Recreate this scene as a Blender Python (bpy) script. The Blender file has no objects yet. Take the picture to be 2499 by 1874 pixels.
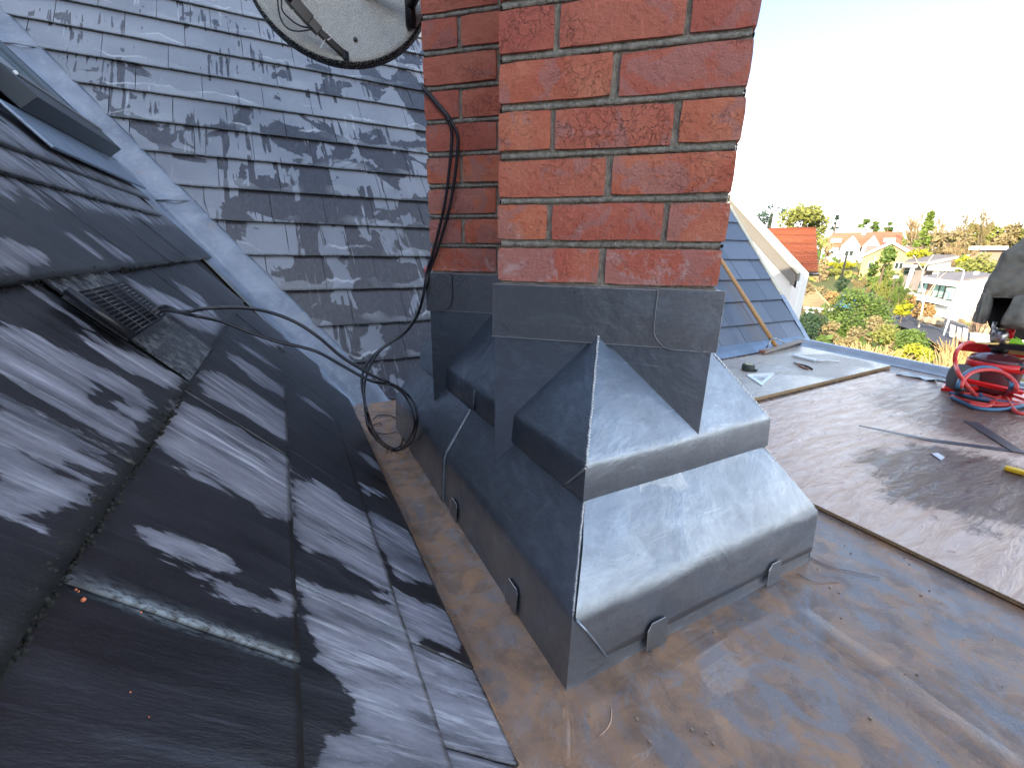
import bpy, bmesh, math, random
from math import radians, sin, cos, tan, pi, hypot, sqrt
from mathutils import Vector, Matrix, Euler, noise as mnoise
random.seed(7)
R_ = random.Random(11)
S = bpy.context.scene
COL = S.collection

# ------------------------------------------------------------------ camera
F_PX = 1042.184
CAM_E = Euler((radians(72.8585), radians(-0.7897), radians(-27.4473)), 'XYZ')
CAM_P = Vector((-0.3586, -0.4541, 0.7306))
cd = bpy.data.cameras.new('camera'); cam = bpy.data.objects.new('camera', cd); COL.objects.link(cam)
cam.location = CAM_P; cam.rotation_euler = CAM_E
cd.sensor_width = 36; cd.lens = 36 * F_PX / 2499; cd.clip_start = 0.02; cd.clip_end = 3000
S.camera = cam

# ------------------------------------------------------------------ sky, sun, exposure
SUN_EL, SUN_AZ = radians(21), radians(202)      # azimuth of the sun seen from the house (math angle from +X)
sdir = Vector((cos(SUN_EL) * cos(SUN_AZ), cos(SUN_EL) * sin(SUN_AZ), sin(SUN_EL)))
W = bpy.data.worlds.new('World'); S.world = W; W.use_nodes = True
nt = W.node_tree; nt.nodes.clear()
def wn(t, **k):
    n = nt.nodes.new(t)
    for a, b in k.items(): setattr(n, a, b)
    return n
sky = wn('ShaderNodeTexSky', sky_type='NISHITA', sun_disc=False)
sky.sun_elevation = SUN_EL; sky.sun_rotation = (pi / 2 - SUN_AZ) % (2 * pi)
sky.air_density = 1.0; sky.dust_density = 1.0; sky.ozone_density = 1.5
bg1 = wn('ShaderNodeBackground'); bg1.inputs[1].default_value = 0.10
nt.links.new(sky.outputs[0], bg1.inputs[0])
bg2 = wn('ShaderNodeBackground'); bg2.inputs[0].default_value = (0.97, 0.985, 1.0, 1); bg2.inputs[1].default_value = 0.80
tc = wn('ShaderNodeTexCoord')
mp = wn('ShaderNodeMapping'); mp.inputs['Scale'].default_value = (1, 1, 2.3); mp.inputs['Location'].default_value = (3.1, 1.7, 0.4)
nz = wn('ShaderNodeTexNoise'); nz.inputs['Scale'].default_value = 2.1; nz.inputs['Detail'].default_value = 7; nz.inputs['Roughness'].default_value = 0.55
nt.links.new(tc.outputs['Generated'], mp.inputs[0]); nt.links.new(mp.outputs[0], nz.inputs['Vector'])
sep = wn('ShaderNodeSeparateXYZ'); nt.links.new(tc.outputs['Generated'], sep.inputs[0])
hz = wn('ShaderNodeMapRange'); hz.inputs[1].default_value = 0.0; hz.inputs[2].default_value = 0.45; hz.inputs[3].default_value = 0.30; hz.inputs[4].default_value = 0.0
nt.links.new(sep.outputs[2], hz.inputs[0])
ad = wn('ShaderNodeMath', operation='ADD'); nt.links.new(nz.outputs[0], ad.inputs[0]); nt.links.new(hz.outputs[0], ad.inputs[1])
cr = wn('ShaderNodeMapRange', interpolation_type='SMOOTHSTEP'); cr.inputs[1].default_value = 0.54; cr.inputs[2].default_value = 0.68
nt.links.new(ad.outputs[0], cr.inputs[0])
mx = wn('ShaderNodeMixShader'); nt.links.new(cr.outputs[0], mx.inputs[0]); nt.links.new(bg1.outputs[0], mx.inputs[1]); nt.links.new(bg2.outputs[0], mx.inputs[2])
wo = wn('ShaderNodeOutputWorld'); nt.links.new(mx.outputs[0], wo.inputs[0])
sl = bpy.data.lights.new('sun', 'SUN'); sl.energy = 2.0; sl.angle = radians(0.5); sl.color = (1.0, 0.86, 0.66)
so = bpy.data.objects.new('sun', sl); COL.objects.link(so)
so.rotation_euler = sdir.to_track_quat('Z', 'Y').to_euler(); so.location = (-30, -10, 20)
S.view_settings.view_transform = 'Standard'; S.view_settings.look = 'None'
S.view_settings.exposure = 2.3; S.view_settings.gamma = 1.0; S.view_settings.use_curve_mapping = False
S.render.engine = 'CYCLES'

# ------------------------------------------------------------------ rays through the photograph (used to find real positions on real surfaces)
CR = CAM_E.to_matrix()
def ray(x, y): return CR @ Vector(((x - 1249.5) / F_PX, -(y - 937.0) / F_PX, -1.0))
def hit(x, y, n, p0):
    v = ray(x, y); n = Vector(n); t = n.dot(Vector(p0) - CAM_P) / n.dot(v); return CAM_P + v * t
def hz_(x, y, z=0.0): return hit(x, y, (0, 0, 1), (0, 0, z))
def far(x, y, r):
    v = ray(x, y); return CAM_P + v * (r / hypot(v.x, v.y))
def dep(x, y, d): return CAM_P + ray(x, y) * d

# ------------------------------------------------------------------ material helpers
class N:
    def __init__(s, name, rough=0.5, metal=0.0, spec=None):
        s.m = bpy.data.materials.new(name); s.m.use_nodes = True; s.t = s.m.node_tree
        s.b = s.t.nodes['Principled BSDF']; s.b.inputs['Roughness'].default_value = rough; s.b.inputs['Metallic'].default_value = metal
        if spec is not None: s.b.inputs['Specular IOR Level'].default_value = spec
    def n(s, t, **k):
        o = s.t.nodes.new(t)
        for a, b in k.items(): setattr(o, a, b)
        return o
    def l(s, a, b): s.t.links.new(a, b)
    def put(s, sock, v):
        if hasattr(v, 'is_output') or isinstance(v, bpy.types.NodeSocket): s.l(v, sock)
        elif isinstance(v, (tuple, list)) and len(v) == 3 and sock.type == 'RGBA': sock.default_value = (*v, 1)
        elif sock.type == 'RGBA' and isinstance(v, (int, float)): sock.default_value = (v, v, v, 1)
        else: sock.default_value = v
    def co(s, kind='pos', scale=(1, 1, 1), rot=(0, 0, 0), loc=(0, 0, 0), rnd=False):
        if kind == 'pos': o = s.n('ShaderNodeNewGeometry').outputs['Position']
        elif kind == 'uv': o = s.n('ShaderNodeTexCoord').outputs['UV']
        else: o = s.n('ShaderNodeTexCoord').outputs['Object']
        if rnd:
            oi = s.n('ShaderNodeObjectInfo'); v = s.n('ShaderNodeVectorMath', operation='MULTIPLY_ADD')
            v.inputs[0].default_value = (37.1, 19.7, 53.3); c = s.n('ShaderNodeCombineXYZ')
            for i in range(3): s.l(oi.outputs['Random'], c.inputs[i])
            s.l(c.outputs[0], v.inputs[1]); s.l(o, v.inputs[2]); o = v.outputs[0]
            v.inputs[0].default_value = (37.1, 19.7, 53.3)
        m = s.n('ShaderNodeMapping'); m.inputs['Scale'].default_value = scale; m.inputs['Rotation'].default_value = rot; m.inputs['Location'].default_value = loc
        s.l(o, m.inputs[0]); return m.outputs[0]
    def noise(s, sc, det=4, rough=0.55, co=None, dist=0.0, col=False):
        o = s.n('ShaderNodeTexNoise'); o.inputs['Scale'].default_value = sc; o.inputs['Detail'].default_value = det
        o.inputs['Roughness'].default_value = rough; o.inputs['Distortion'].default_value = dist
        if co is not None: s.l(co, o.inputs['Vector'])
        return o.outputs[1 if col else 0]
    def voro(s, sc, co=None, feat='F1'):
        o = s.n('ShaderNodeTexVoronoi', feature=feat); o.inputs['Scale'].default_value = sc
        if co is not None: s.l(co, o.inputs['Vector'])
        return o.outputs[0]
    def rng(s, v, a, b, c=0.0, d=1.0, smooth=False):
        o = s.n('ShaderNodeMapRange', interpolation_type='SMOOTHSTEP' if smooth else 'LINEAR')
        for i, q in enumerate((v, a, b, c, d)): s.put(o.inputs[i], q)
        return o.outputs[0]
    def math(s, op, a, b=0.0, c=0.0):
        o = s.n('ShaderNodeMath', operation=op); s.put(o.inputs[0], a); s.put(o.inputs[1], b); s.put(o.inputs[2], c); return o.outputs[0]
    def mix(s, f, a, b, mode='MIX'):
        o = s.n('ShaderNodeMix', data_type='RGBA', blend_type=mode); s.put(o.inputs[0], f); s.put(o.inputs[6], a); s.put(o.inputs[7], b); return o.outputs[2]
    def rand(s): return s.n('ShaderNodeObjectInfo').outputs['Random']
    def attr(s, name): return s.n('ShaderNodeAttribute', attribute_name=name).outputs['Fac']
    def bump(s, h, dist, strength=1.0, prev=None):
        o = s.n('ShaderNodeBump'); s.put(o.inputs['Strength'], strength); o.inputs['Distance'].default_value = dist
        s.put(o.inputs['Height'], h)
        if prev is not None: s.l(prev, o.inputs['Normal'])
        return o.outputs[0]
    def fin(s, col=None, rough=None, nrm=None, metal=None):
        if col is not None: s.put(s.b.inputs['Base Color'], col)
        if rough is not None: s.put(s.b.inputs['Roughness'], rough)
        if metal is not None: s.put(s.b.inputs['Metallic'], metal)
        if nrm is not None: s.l(nrm, s.b.inputs['Normal'])
        return s.m
def flat(name, col, rough=0.6, metal=0.0, var=0.15, sc=6.0, bump=0.0):
    n = N(name, rough, metal)
    f = n.noise(sc, 4, co=n.co('obj', rnd=True))
    c = n.mix(f, tuple(max(0, x * (1 - var)) for x in col), tuple(min(1, x * (1 + var)) for x in col))
    return n.fin(c, nrm=n.bump(f, bump) if bump else None)

# lead sheet, new: brushed, dull silver
def lead_mat(name, base=(0.275, 0.306, 0.345), r0=0.26, r1=0.44, brush=True, rot=(0, 0, 0)):
    n = N(name, 0.4, 0.92)
    p = n.co('pos', rot=rot)
    big = n.noise(5.5, 5, 0.6, p, 0.6); mid = n.noise(26, 5, 0.6, p, 0.3)
    fine = n.noise(150, 3, 0.6, n.co('pos', scale=(1, 1, 9) if brush else (1, 1, 1), rot=rot))
    scr = n.noise(34, 2, 0.5, n.co('pos', scale=(0.35, 0.35, 5.5)), 0.8)
    f = n.math('ADD', n.math('MULTIPLY', big, 0.6), n.math('MULTIPLY', mid, 0.4))
    k = n.rng(f, 0.32, 0.68)
    c = n.mix(k, tuple(x * 0.84 for x in base), tuple(x * 1.16 for x in base))
    c = n.mix(n.rng(scr, 0.66, 0.74, 0, 0.35), c, tuple(min(1, x * 1.9) for x in base))
    c = n.mix(n.rng(mid, 0.60, 0.8, 0, 0.2), c, (0.42, 0.44, 0.46)); cl = n.noise(9, 7, 0.7, n.co('pos', scale=(0.8, 1, 1.4), loc=(2, 1, 5)), 1.0); c = n.mix(n.rng(cl, 0.50, 0.66, 0, 0.40), c, (0.42, 0.47, 0.53)); c = n.mix(n.rng(n.noise(60, 5, 0.75, n.co('pos', loc=(1, 1, 1)), 0.4), 0.64, 0.70, 0, 0.55), c, (0.12, 0.125, 0.135))
    r = n.math('ADD', n.rng(f, 0.3, 0.7, r1, r0), n.rng(fine, 0.3, 0.7, -0.05, 0.07))
    b = n.bump(fine, 0.0006, 0.5); b = n.bump(big, 0.010, 0.45, b); b = n.bump(mid, 0.0022, 0.5, b)
    return n.fin(c, r, b)
M_LEAD = lead_mat('lead_sheet_new')
M_LEADB = lead_mat('lead_sheet_brushed', (0.34, 0.345, 0.35), 0.22, 0.42)
M_LEADOLD = lead_mat('lead_sheet_weathered', (0.30, 0.35, 0.42), 0.36, 0.6, False)
M_WELD = flat('lead_weld', (0.48, 0.48, 0.47), 0.32, 0.9, 0.3, 60, 0.001)
M_EDGE = flat('lead_cut_edge', (0.75, 0.75, 0.74), 0.3, 0.9, 0.1)

# flat roof: lead with an orange-brown wash and standing water
def flatroof_mat():
    n = N('flat_roof_lead', 0.35, 0.35)
    p = n.co('pos'); big = n.noise(3.4, 6, 0.6, p, 0.9); mid = n.noise(13, 6, 0.65, p, 0.6)
    st = n.noise(26, 5, 0.65, n.co('pos', scale=(1.0, 0.16, 1), rot=(0, 0, radians(-62))), 0.2)
    fine = n.noise(170, 4, 0.7, p)
    brown = n.mix(n.rng(mid, 0.36, 0.62), (0.20, 0.135, 0.10), (0.44, 0.25, 0.14)); brown = n.mix(n.rng(n.noise(8, 6, 0.7, n.co('pos', loc=(7, 7, 0)), 1.5), 0.52, 0.62, 0, 0.8), brown, (0.27, 0.25, 0.25)); brown = n.mix(n.rng(n.noise(5, 6, 0.7, n.co('pos', loc=(1, 3, 0)), 1.0), 0.54, 0.64, 0, 0.5), brown, (0.46, 0.26, 0.15)); brown = n.mix(n.rng(st, 0.45, 0.7, 0, 0.55), brown, (0.30, 0.25, 0.23))
    blue = n.mix(mid, (0.17, 0.165, 0.175), (0.27, 0.265, 0.27))  # patches standing in for sky reflected in the puddles
    f = n.rng(n.math('ADD', n.math('MULTIPLY', big, 0.62), n.math('ADD', n.math('MULTIPLY', st, 0.23), n.math('MULTIPLY', mid, 0.17))), 0.545, 0.60, smooth=True)
    c = n.mix(n.math('MULTIPLY', f, 0.6), brown, blue)
    c = n.mix(n.rng(fine, 0.64, 0.75, 0, 0.5), c, (0.45, 0.33, 0.24))
    c = n.mix(n.rng(n.noise(48, 3, 0.6, n.co('pos', scale=(0.12, 1, 1), rot=(0, 0, 0.5)), 1.2), 0.68, 0.73, 0, 0.3), c, (0.62, 0.55, 0.5))
    pud = n.rng(n.noise(6.5, 3, 0.5, n.co('pos', loc=(5, 2, 0)), 0.5), 0.54, 0.60, smooth=True)
    pud = n.math('MULTIPLY', pud, n.rng(fine, 0.35, 0.5, 0.55, 1.0))
    r = n.mix(pud, n.rng(mid, 0.3, 0.7, 0.30, 0.5), 0.07)
    b = n.bump(fine, 0.0012, n.rng(pud, 0, 1, 0.6, 0.05)); b = n.bump(mid, 0.004, 0.25, b)
    return n.fin(c, n.math('ADD', n.rng(pud, 0, 1, 0.26, 0.09), n.rng(mid, 0.3, 0.7, -0.06, 0.10)), b, n.rng(f, 0, 1, 0.12, 0.3))
M_FLAT = flatroof_mat()
def plymat(name, wet=True):
    n = N(name, 0.4)
    p = n.co('pos'); g = n.noise(16, 6, 0.65, n.co('pos', scale=(0.35, 1.5, 1), rot=(0, 0, radians(12))), 1.2); fine = n.noise(120, 4, 0.6, n.co('pos', scale=(0.5, 1.3, 1)))
    big = n.noise(2.3, 4, 0.5, p, 0.4)
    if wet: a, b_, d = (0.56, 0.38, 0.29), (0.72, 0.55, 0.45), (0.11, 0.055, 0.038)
    else: a, b_, d = (0.46, 0.40, 0.33), (0.58, 0.52, 0.44), (0.25, 0.19, 0.15)
    c = n.mix(n.rng(g, 0.35, 0.65), a, b_); c = n.mix(n.rng(g, 0.60, 0.66, 0, 0.6), c, (0.27, 0.11, 0.09))
    # dark reflection painted towards the camera, and a darker patch near the trolley
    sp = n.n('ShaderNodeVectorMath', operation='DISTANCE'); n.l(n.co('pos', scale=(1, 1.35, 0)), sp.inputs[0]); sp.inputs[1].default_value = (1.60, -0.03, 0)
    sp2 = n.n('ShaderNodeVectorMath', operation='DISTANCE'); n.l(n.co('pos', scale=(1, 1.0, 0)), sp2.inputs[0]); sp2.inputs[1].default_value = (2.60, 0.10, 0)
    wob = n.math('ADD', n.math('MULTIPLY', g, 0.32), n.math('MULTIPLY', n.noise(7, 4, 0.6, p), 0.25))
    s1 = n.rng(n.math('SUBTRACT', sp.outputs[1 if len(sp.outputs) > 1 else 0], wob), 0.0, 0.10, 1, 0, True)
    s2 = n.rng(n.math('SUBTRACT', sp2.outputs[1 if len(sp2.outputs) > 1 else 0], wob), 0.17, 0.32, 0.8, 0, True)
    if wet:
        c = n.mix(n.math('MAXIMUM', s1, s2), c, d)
    r = n.rng(n.noise(5, 4, 0.6, p, 0.6), 0.35, 0.65, 0.09, 0.28) if wet else n.rng(big, 0.45, 0.6, 0.18, 0.5)
    b = n.bump(g, 0.009, 1.0 if wet else 0.4); b = n.bump(fine, 0.002, 0.7, b)
    return n.fin(c, r, b)
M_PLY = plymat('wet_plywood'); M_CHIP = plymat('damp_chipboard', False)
def chipedge():
    n = N('chipboard_edge', 0.8); v = n.voro(260, n.co('pos', scale=(0.6, 1, 1.5))); f = n.noise(140, 3, 0.6)
    return n.fin(n.mix(n.rng(v, 0, 0.7), (0.16, 0.09, 0.04), (0.55, 0.38, 0.2)), nrm=n.bump(f, 0.002))
M_CHIPE = chipedge()

# slates
def slate_mat(name, near):
    n = N(name, 0.45)
    uv = n.co('uv'); sp = n.n('ShaderNodeSeparateXYZ'); n.l(uv, sp.inputs[0]); U, V = sp.outputs[0], sp.outputs[1]
    rnd = n.rand()
    if near:
        g = n.noise(30, 7, 0.68, n.co('uv', scale=(1, 0.16, 1)), 0.35)          # riven grain running down the slope
        edge = n.noise(38, 5, 0.65, n.co('uv', scale=(1, 0.28, 1)), 0.5)
        fine = n.noise(300, 4, 0.7, n.co('uv', scale=(1, 0.35, 1)))
        a = n.attr('dry')
        q = n.math('ADD', a, n.math('ADD', n.rng(edge, 0.25, 0.75, -0.30, 0.30), n.rng(g, 0.3, 0.7, -0.16, 0.16)))
        dry = n.math('MULTIPLY', n.rng(q, 0.45, 0.54, smooth=True), n.math('MULTIPLY', n.rng(q, 0.5, 0.85, 0.62, 1.0), n.rng(g, 0.30, 0.5, 0.75, 1.0)))
        rim = n.math('MULTIPLY', dry, n.rng(q, 0.56, 0.85, 1, 0))
        streak = n.rng(n.noise(62, 5, 0.7, n.co('uv', scale=(1, 0.07, 1), loc=(4, 0, 0)), 0.25), 0.53, 0.68)
        wetc = n.mix(n.rng(g, 0.35, 0.7), (0.009, 0.009, 0.011), (0.026, 0.026, 0.031))
        wetc = n.mix(n.rng(fine, 0.66, 0.78, 0, 0.4), wetc, (0.10, 0.11, 0.13)); wetc = n.mix(n.rng(streak, 0.3, 1, 0, 0.30), wetc, (0.11, 0.12, 0.15)); wetc = n.mix(n.rng(n.noise(3.2, 4, 0.6, n.co('uv', scale=(1, 0.6, 1))), 0.45, 0.65, 0.0, 0.6), wetc, (0.045, 0.046, 0.055))
        dryc = n.mix(n.rng(g, 0.34, 0.66), (0.125, 0.128, 0.155), (0.36, 0.365, 0.42))
        dryc = n.mix(n.math('MULTIPLY', streak, 0.8), dryc, (0.68, 0.70, 0.76)); dryc = n.mix(n.rng(n.noise(5, 4, 0.6, n.co('uv', scale=(1, 0.35, 1))), 0.42, 0.62, 0.0, 0.5), dryc, (0.085, 0.085, 0.10))
        dryc = n.mix(n.math('MULTIPLY', rim, n.rng(edge, 0.4, 0.7, 0, 0.35)), dryc, (0.36, 0.40, 0.48))
        dryc = n.mix(n.rng(fine, 0.60, 0.72, 0, 0.55), dryc, (0.42, 0.43, 0.50))
        c = n.mix(dry, wetc, dryc)
        c = n.mix(n.math('MULTIPLY', n.attr('chalk'), n.math('MULTIPLY', n.rng(fine, 0.38, 0.55), n.rng(edge, 0.40, 0.56, 0.1, 1))), c, (0.42, 0.50, 0.55))
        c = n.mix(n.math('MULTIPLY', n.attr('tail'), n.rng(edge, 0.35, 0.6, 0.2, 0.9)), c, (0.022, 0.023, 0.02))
        r = n.math('ADD', n.rng(dry, 0, 1, 0.36, 0.55), n.rng(g, 0.3, 0.7, -0.07, 0.07))
        b = n.bump(g, 0.0026, 0.7); b = n.bump(fine, 0.0010, 0.6, b); b = n.bump(n.noise(9, 4, 0.5, uv), 0.004, 0.4, b)
        return n.fin(c, r, b)
    P = n.co('pos'); fine = n.noise(210, 4, 0.7, n.co('pos', scale=(1, 0.5, 0.5)))
    grain = n.noise(75, 5, 0.65, n.co('pos', scale=(1, 0.35, 0.35)), 1.1)
    big = n.noise(2.2, 3, 0.5, P)
    blob = n.noise(4.6, 4, 0.5, n.co('pos', scale=(1, 0.75, 0.75)), 0.5)
    rn = n.rng(rnd, 0, 1, -0.06, 0.06)
    zs = n.n('ShaderNodeSeparateXYZ'); n.l(P, zs.inputs[0])
    bias = n.rng(zs.outputs[2], 0.1, 1.8, -0.085, 0.10)
    bias = n.math('ADD', bias, n.rng(zs.outputs[0], -0.8, 0.5, 0.06, -0.05))
    drip = n.rng(n.noise(34, 3, 0.5, n.co('pos', scale=(1, 0.06, 0.06)), 0.3), 0.55, 0.60, 0, 1)
    drip = n.math('MULTIPLY', drip, n.rng(n.noise(3, 2, 0.5, P), 0.44, 0.52))
    q = n.math('ADD', n.math('ADD', blob, rn), bias)
    q = n.math('SUBTRACT', q, n.math('MULTIPLY', drip, 0.16))
    dry = n.rng(q, 0.495, 0.520, smooth=True)
    wet = n.mix(n.rng(grain, 0.35, 0.7), (0.040, 0.039, 0.046), (0.078, 0.076, 0.088))
    dr = n.mix(n.rng(big, 0.3, 0.7), (0.17, 0.18, 0.205), (0.27, 0.28, 0.31))
    dr = n.mix(n.rng(grain, 0.55, 0.75, 0, 0.35), dr, (0.36, 0.38, 0.43))
    c = n.mix(dry, wet, dr)
    # lime line left where the run-off dries just above the tail, and in streaks below the joints
    wav = n.rng(n.noise(5.5, 5, 0.55, n.co('pos', scale=(1, 0.1, 0.1)), 0.3), 0.3, 0.7, 0.0, 0.10)
    band = n.math('MULTIPLY', n.rng(n.math('ABSOLUTE', n.math('SUBTRACT', V, wav)), 0.003, 0.011, 1, 0), n.rng(n.noise(3.5, 2, 0.5, P), 0.56, 0.64))
    low = n.math('MULTIPLY', n.math('MULTIPLY', n.rng(n.math('SUBTRACT', V, wav), -0.004, 0.003, 1, 0), n.rng(n.noise(3.0, 2, 0.5, n.co('pos', loc=(2, 7, 1))), 0.48, 0.60)), 0.40)
    c = n.mix(low, c, (0.36, 0.375, 0.39))
    lime = n.rng(n.noise(60, 4, 0.6, n.co('pos', scale=(1, 0.05, 0.05), loc=(9, 0, 0)), 0.3), 0.62, 0.67, 0, 0.8)
    lime = n.math('MULTIPLY', lime, n.rng(n.noise(3.7, 2, 0.5, n.co('pos', loc=(4, 4, 4))), 0.50, 0.60))
    c = n.mix(n.math('MULTIPLY', n.math('MAXIMUM', band, lime), n.rng(fine, 0.35, 0.5, 0.2, 0.65)), c, (0.58, 0.61, 0.63))
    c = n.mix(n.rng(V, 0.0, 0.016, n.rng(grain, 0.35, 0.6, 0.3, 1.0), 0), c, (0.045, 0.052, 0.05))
    spark = n.math('MULTIPLY', n.rng(n.voro(150, P), 0.05, 0.16, 1, 0), n.rng(zs.outputs[2], 1.25, 1.9))
    c = n.mix(n.math('MULTIPLY', spark, 0.7), c, (0.7, 0.68, 0.62))  # sky glare on the upper courses painted as pale sparkles
    r = n.rng(dry, 0, 1, 0.22, 0.32)
    b = n.bump(grain, 0.0022, 0.7); b = n.bump(fine, 0.0007, 0.5, b)
    return n.fin(c, r, b)
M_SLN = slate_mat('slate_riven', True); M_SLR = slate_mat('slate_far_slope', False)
def slate_new():
    n = N('slate_new', 0.42); g = n.noise(60, 5, 0.6, n.co('pos', scale=(1, 0.4, 0.4)), 0.5); P = n.co('pos')
    c = n.mix(n.rand(), (0.085, 0.105, 0.145), (0.14, 0.165, 0.215)); c = n.mix(n.rng(g, 0.6, 0.8, 0, 0.4), c, (0.28, 0.31, 0.36))
    st = n.n('ShaderNodeSeparateXYZ'); n.l(P, st.inputs[0])
    band = n.math('MULTIPLY', n.rng(n.math('ABSOLUTE', n.math('SUBTRACT', st.outputs[0], 3.10)), 0.03, 0.11, 1, 0, True), n.rng(st.outputs[2], 0.45, 0.6, 1, 0))
    c = n.mix(n.math('MULTIPLY', band, n.rng(g, 0.3, 0.6, 0.4, 0.9)), c, (0.14, 0.115, 0.11))
    return n.fin(c, 0.36, n.bump(g, 0.0015, 0.6))
M_SLD = slate_new()

# bricks and mortar
def brick_mat():
    n = N('red_brick', 0.78); P = n.co('obj', rnd=True); rnd = n.rand()
    a = n.noise(9, 5, 0.6, P, 0.5); g = n.noise(55, 6, 0.7, P); fi = n.noise(230, 4, 0.7, P)
    c = n.mix(n.rng(a, 0.35, 0.65), (0.68, 0.155, 0.07), (0.80, 0.27, 0.135))
    c = n.mix(n.rng(rnd, 0.0, 1.0, 0.0, 0.6), c, (0.56, 0.13, 0.09))
    geo = n.n('ShaderNodeSeparateXYZ'); n.l(n.co('pos'), geo.inputs[0])
    pale = n.math('ADD', n.noise(11, 5, 0.62, n.co('obj', rnd=True, loc=(8, 0, 0)), 0.7), n.rng(geo.outputs[2], 0.66, 1.25, 0.06, -0.04))
    pm = n.rng(pale, 0.52, 0.57, 0, 0.62, True)
    c = n.mix(pm, c, n.mix(g, (0.46, 0.17, 0.13), (0.62, 0.34, 0.30)))
    wh = n.math('ADD', n.noise(22, 7, 0.75, n.co('obj', rnd=True, loc=(3, 9, 0)), 0.4), n.rng(geo.outputs[2], 0.66, 1.0, 0.07, -0.06))
    c = n.mix(n.rng(wh, 0.61, 0.70, 0, 0.45), c, (0.72, 0.58, 0.54))
    crk = n.n('ShaderNodeTexVoronoi', feature='DISTANCE_TO_EDGE'); crk.inputs['Scale'].default_value = 42
    dm = n.mix(0.12, n.co('obj', rnd=True), n.noise(20, 4, 0.6, P, col=True)); n.l(dm, crk.inputs['Vector'])
    cm = n.math('MULTIPLY', n.rng(crk.outputs[0], 0.0, 0.045, 1, 0), n.rng(n.noise(7, 3, 0.5, n.co('obj', rnd=True, loc=(1, 5, 2))), 0.50, 0.60))
    cm = n.math('MULTIPLY', cm, n.rng(geo.outputs[2], 0.7, 0.95, 0.15, 0.9))
    c = n.mix(n.math('MULTIPLY', cm, 0.55), c, (0.13, 0.035, 0.025))
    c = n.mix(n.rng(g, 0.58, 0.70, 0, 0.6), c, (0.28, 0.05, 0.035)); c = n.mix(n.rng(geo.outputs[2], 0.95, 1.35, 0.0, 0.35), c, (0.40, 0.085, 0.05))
    c = n.mix(n.rng(n.noise(30, 5, 0.7, n.co('obj', rnd=True, loc=(6, 6, 6))), 0.66, 0.73, 0, 0.75), c, (0.075, 0.06, 0.05))
    b = n.bump(n.math('SUBTRACT', g, n.math('MULTIPLY', cm, 0.35)), 0.0065, 1.0); b = n.bump(fi, 0.0018, 0.9, b)
    return n.fin(c, n.rng(pm, 0, 0.6, 0.55, 0.8), b)
M_BRICK = brick_mat()
def mortar_mat():
    n = N('mortar', 0.9); g = n.noise(70, 6, 0.75); fi = n.noise(330, 3, 0.7)
    c = n.mix(n.rng(g, 0.35, 0.62), (0.17, 0.15, 0.115), (0.48, 0.43, 0.34)); c = n.mix(n.rng(fi, 0.55, 0.7, 0, 0.6), c, (0.50, 0.46, 0.36))
    return n.fin(c, nrm=n.bump(fi, 0.002, 0.9, n.bump(g, 0.006)))
M_MORTAR = mortar_mat()
M_BLACK = flat('black_plastic', (0.012, 0.012, 0.015), 0.32, 0, 0.3, 30)
M_CABLE = flat('black_cable', (0.016, 0.016, 0.02), 0.28, 0, 0.2, 30)
M_DARKMETAL = flat('dark_coated_metal', (0.045, 0.052, 0.06), 0.42, 0.3)
M_MOSS = flat('moss', (0.022, 0.023, 0.019), 0.95, 0, 0.7, 70, 0.004)
def glass_mat(name, tint, rough=0.03):
    n = N(name, rough, 0.0); f = n.noise(1.7, 3, 0.5, n.co('obj', rnd=True))
    return n.fin(n.mix(f, tuple(x * 0.7 for x in tint), tint), rough)
M_SKYGLASS = N('roof_window_glass', 0.04, 0.0).fin((0.10, 0.15, 0.17)); 
M_SKYGLASS.node_tree.nodes['Principled BSDF'].inputs['Specular IOR Level'].default_value = 1.0
M_SKYGLASS.node_tree.nodes['Principled BSDF'].inputs['Metallic'].default_value = 0.5

# ------------------------------------------------------------------ object helpers
ORG = {}
def prop(o, label=None, cat=None, group=None, kind=None):
    if label: o['label'] = label
    if cat: o['category'] = cat
    if group: o['group'] = group
    if kind: o['kind'] = kind
    return o
def thing(name, loc, label, cat, group=None):
    o = bpy.data.objects.new(name, None); o.empty_display_size = 0.1; COL.objects.link(o); o.location = loc
    ORG[o.name] = Vector(loc); return prop(o, label, cat, group)
def obj(name, verts, faces, mat, parent=None, smooth=False, uvs=None, attrs=None, mats=None, fmat=None):
    vs = [Vector(v) for v in verts]
    c = Vector((0, 0, 0))
    for v in vs: c += v
    c /= max(1, len(vs))
    me = bpy.data.meshes.new(name); me.from_pydata([tuple(v - c) for v in vs], [], faces)
    for m in (mats or [mat]): me.materials.append(m)
    if fmat: me.polygons.foreach_set('material_index', fmat)
    if smooth: me.polygons.foreach_set('use_smooth', [True] * len(me.polygons))
    if uvs:
        ul = me.uv_layers.new(name='UVMap')
        for lp in me.loops: ul.data[lp.index].uv = uvs[lp.vertex_index]
    for k, vals in (attrs or {}).items():
        at = me.attributes.new(k, 'FLOAT', 'POINT'); at.data.foreach_set('value', vals)
    me.update()
    o = bpy.data.objects.new(name, me); COL.objects.link(o)
    if parent is not None:
        o.parent = parent; o.location = c - ORG[parent.name]
    else: o.location = c
    ORG[o.name] = c
    return o
def bevel(o, w, seg=2, angle=30):
    b = o.modifiers.new('bevel', 'BEVEL'); b.width = w; b.segments = seg; b.limit_method = 'ANGLE'; b.angle_limit = radians(angle)
    o.data.polygons.foreach_set('use_smooth', [True] * len(o.data.polygons))
    wn_ = o.modifiers.new('weighted', 'WEIGHTED_NORMAL'); wn_.keep_sharp = True
    return o
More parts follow.
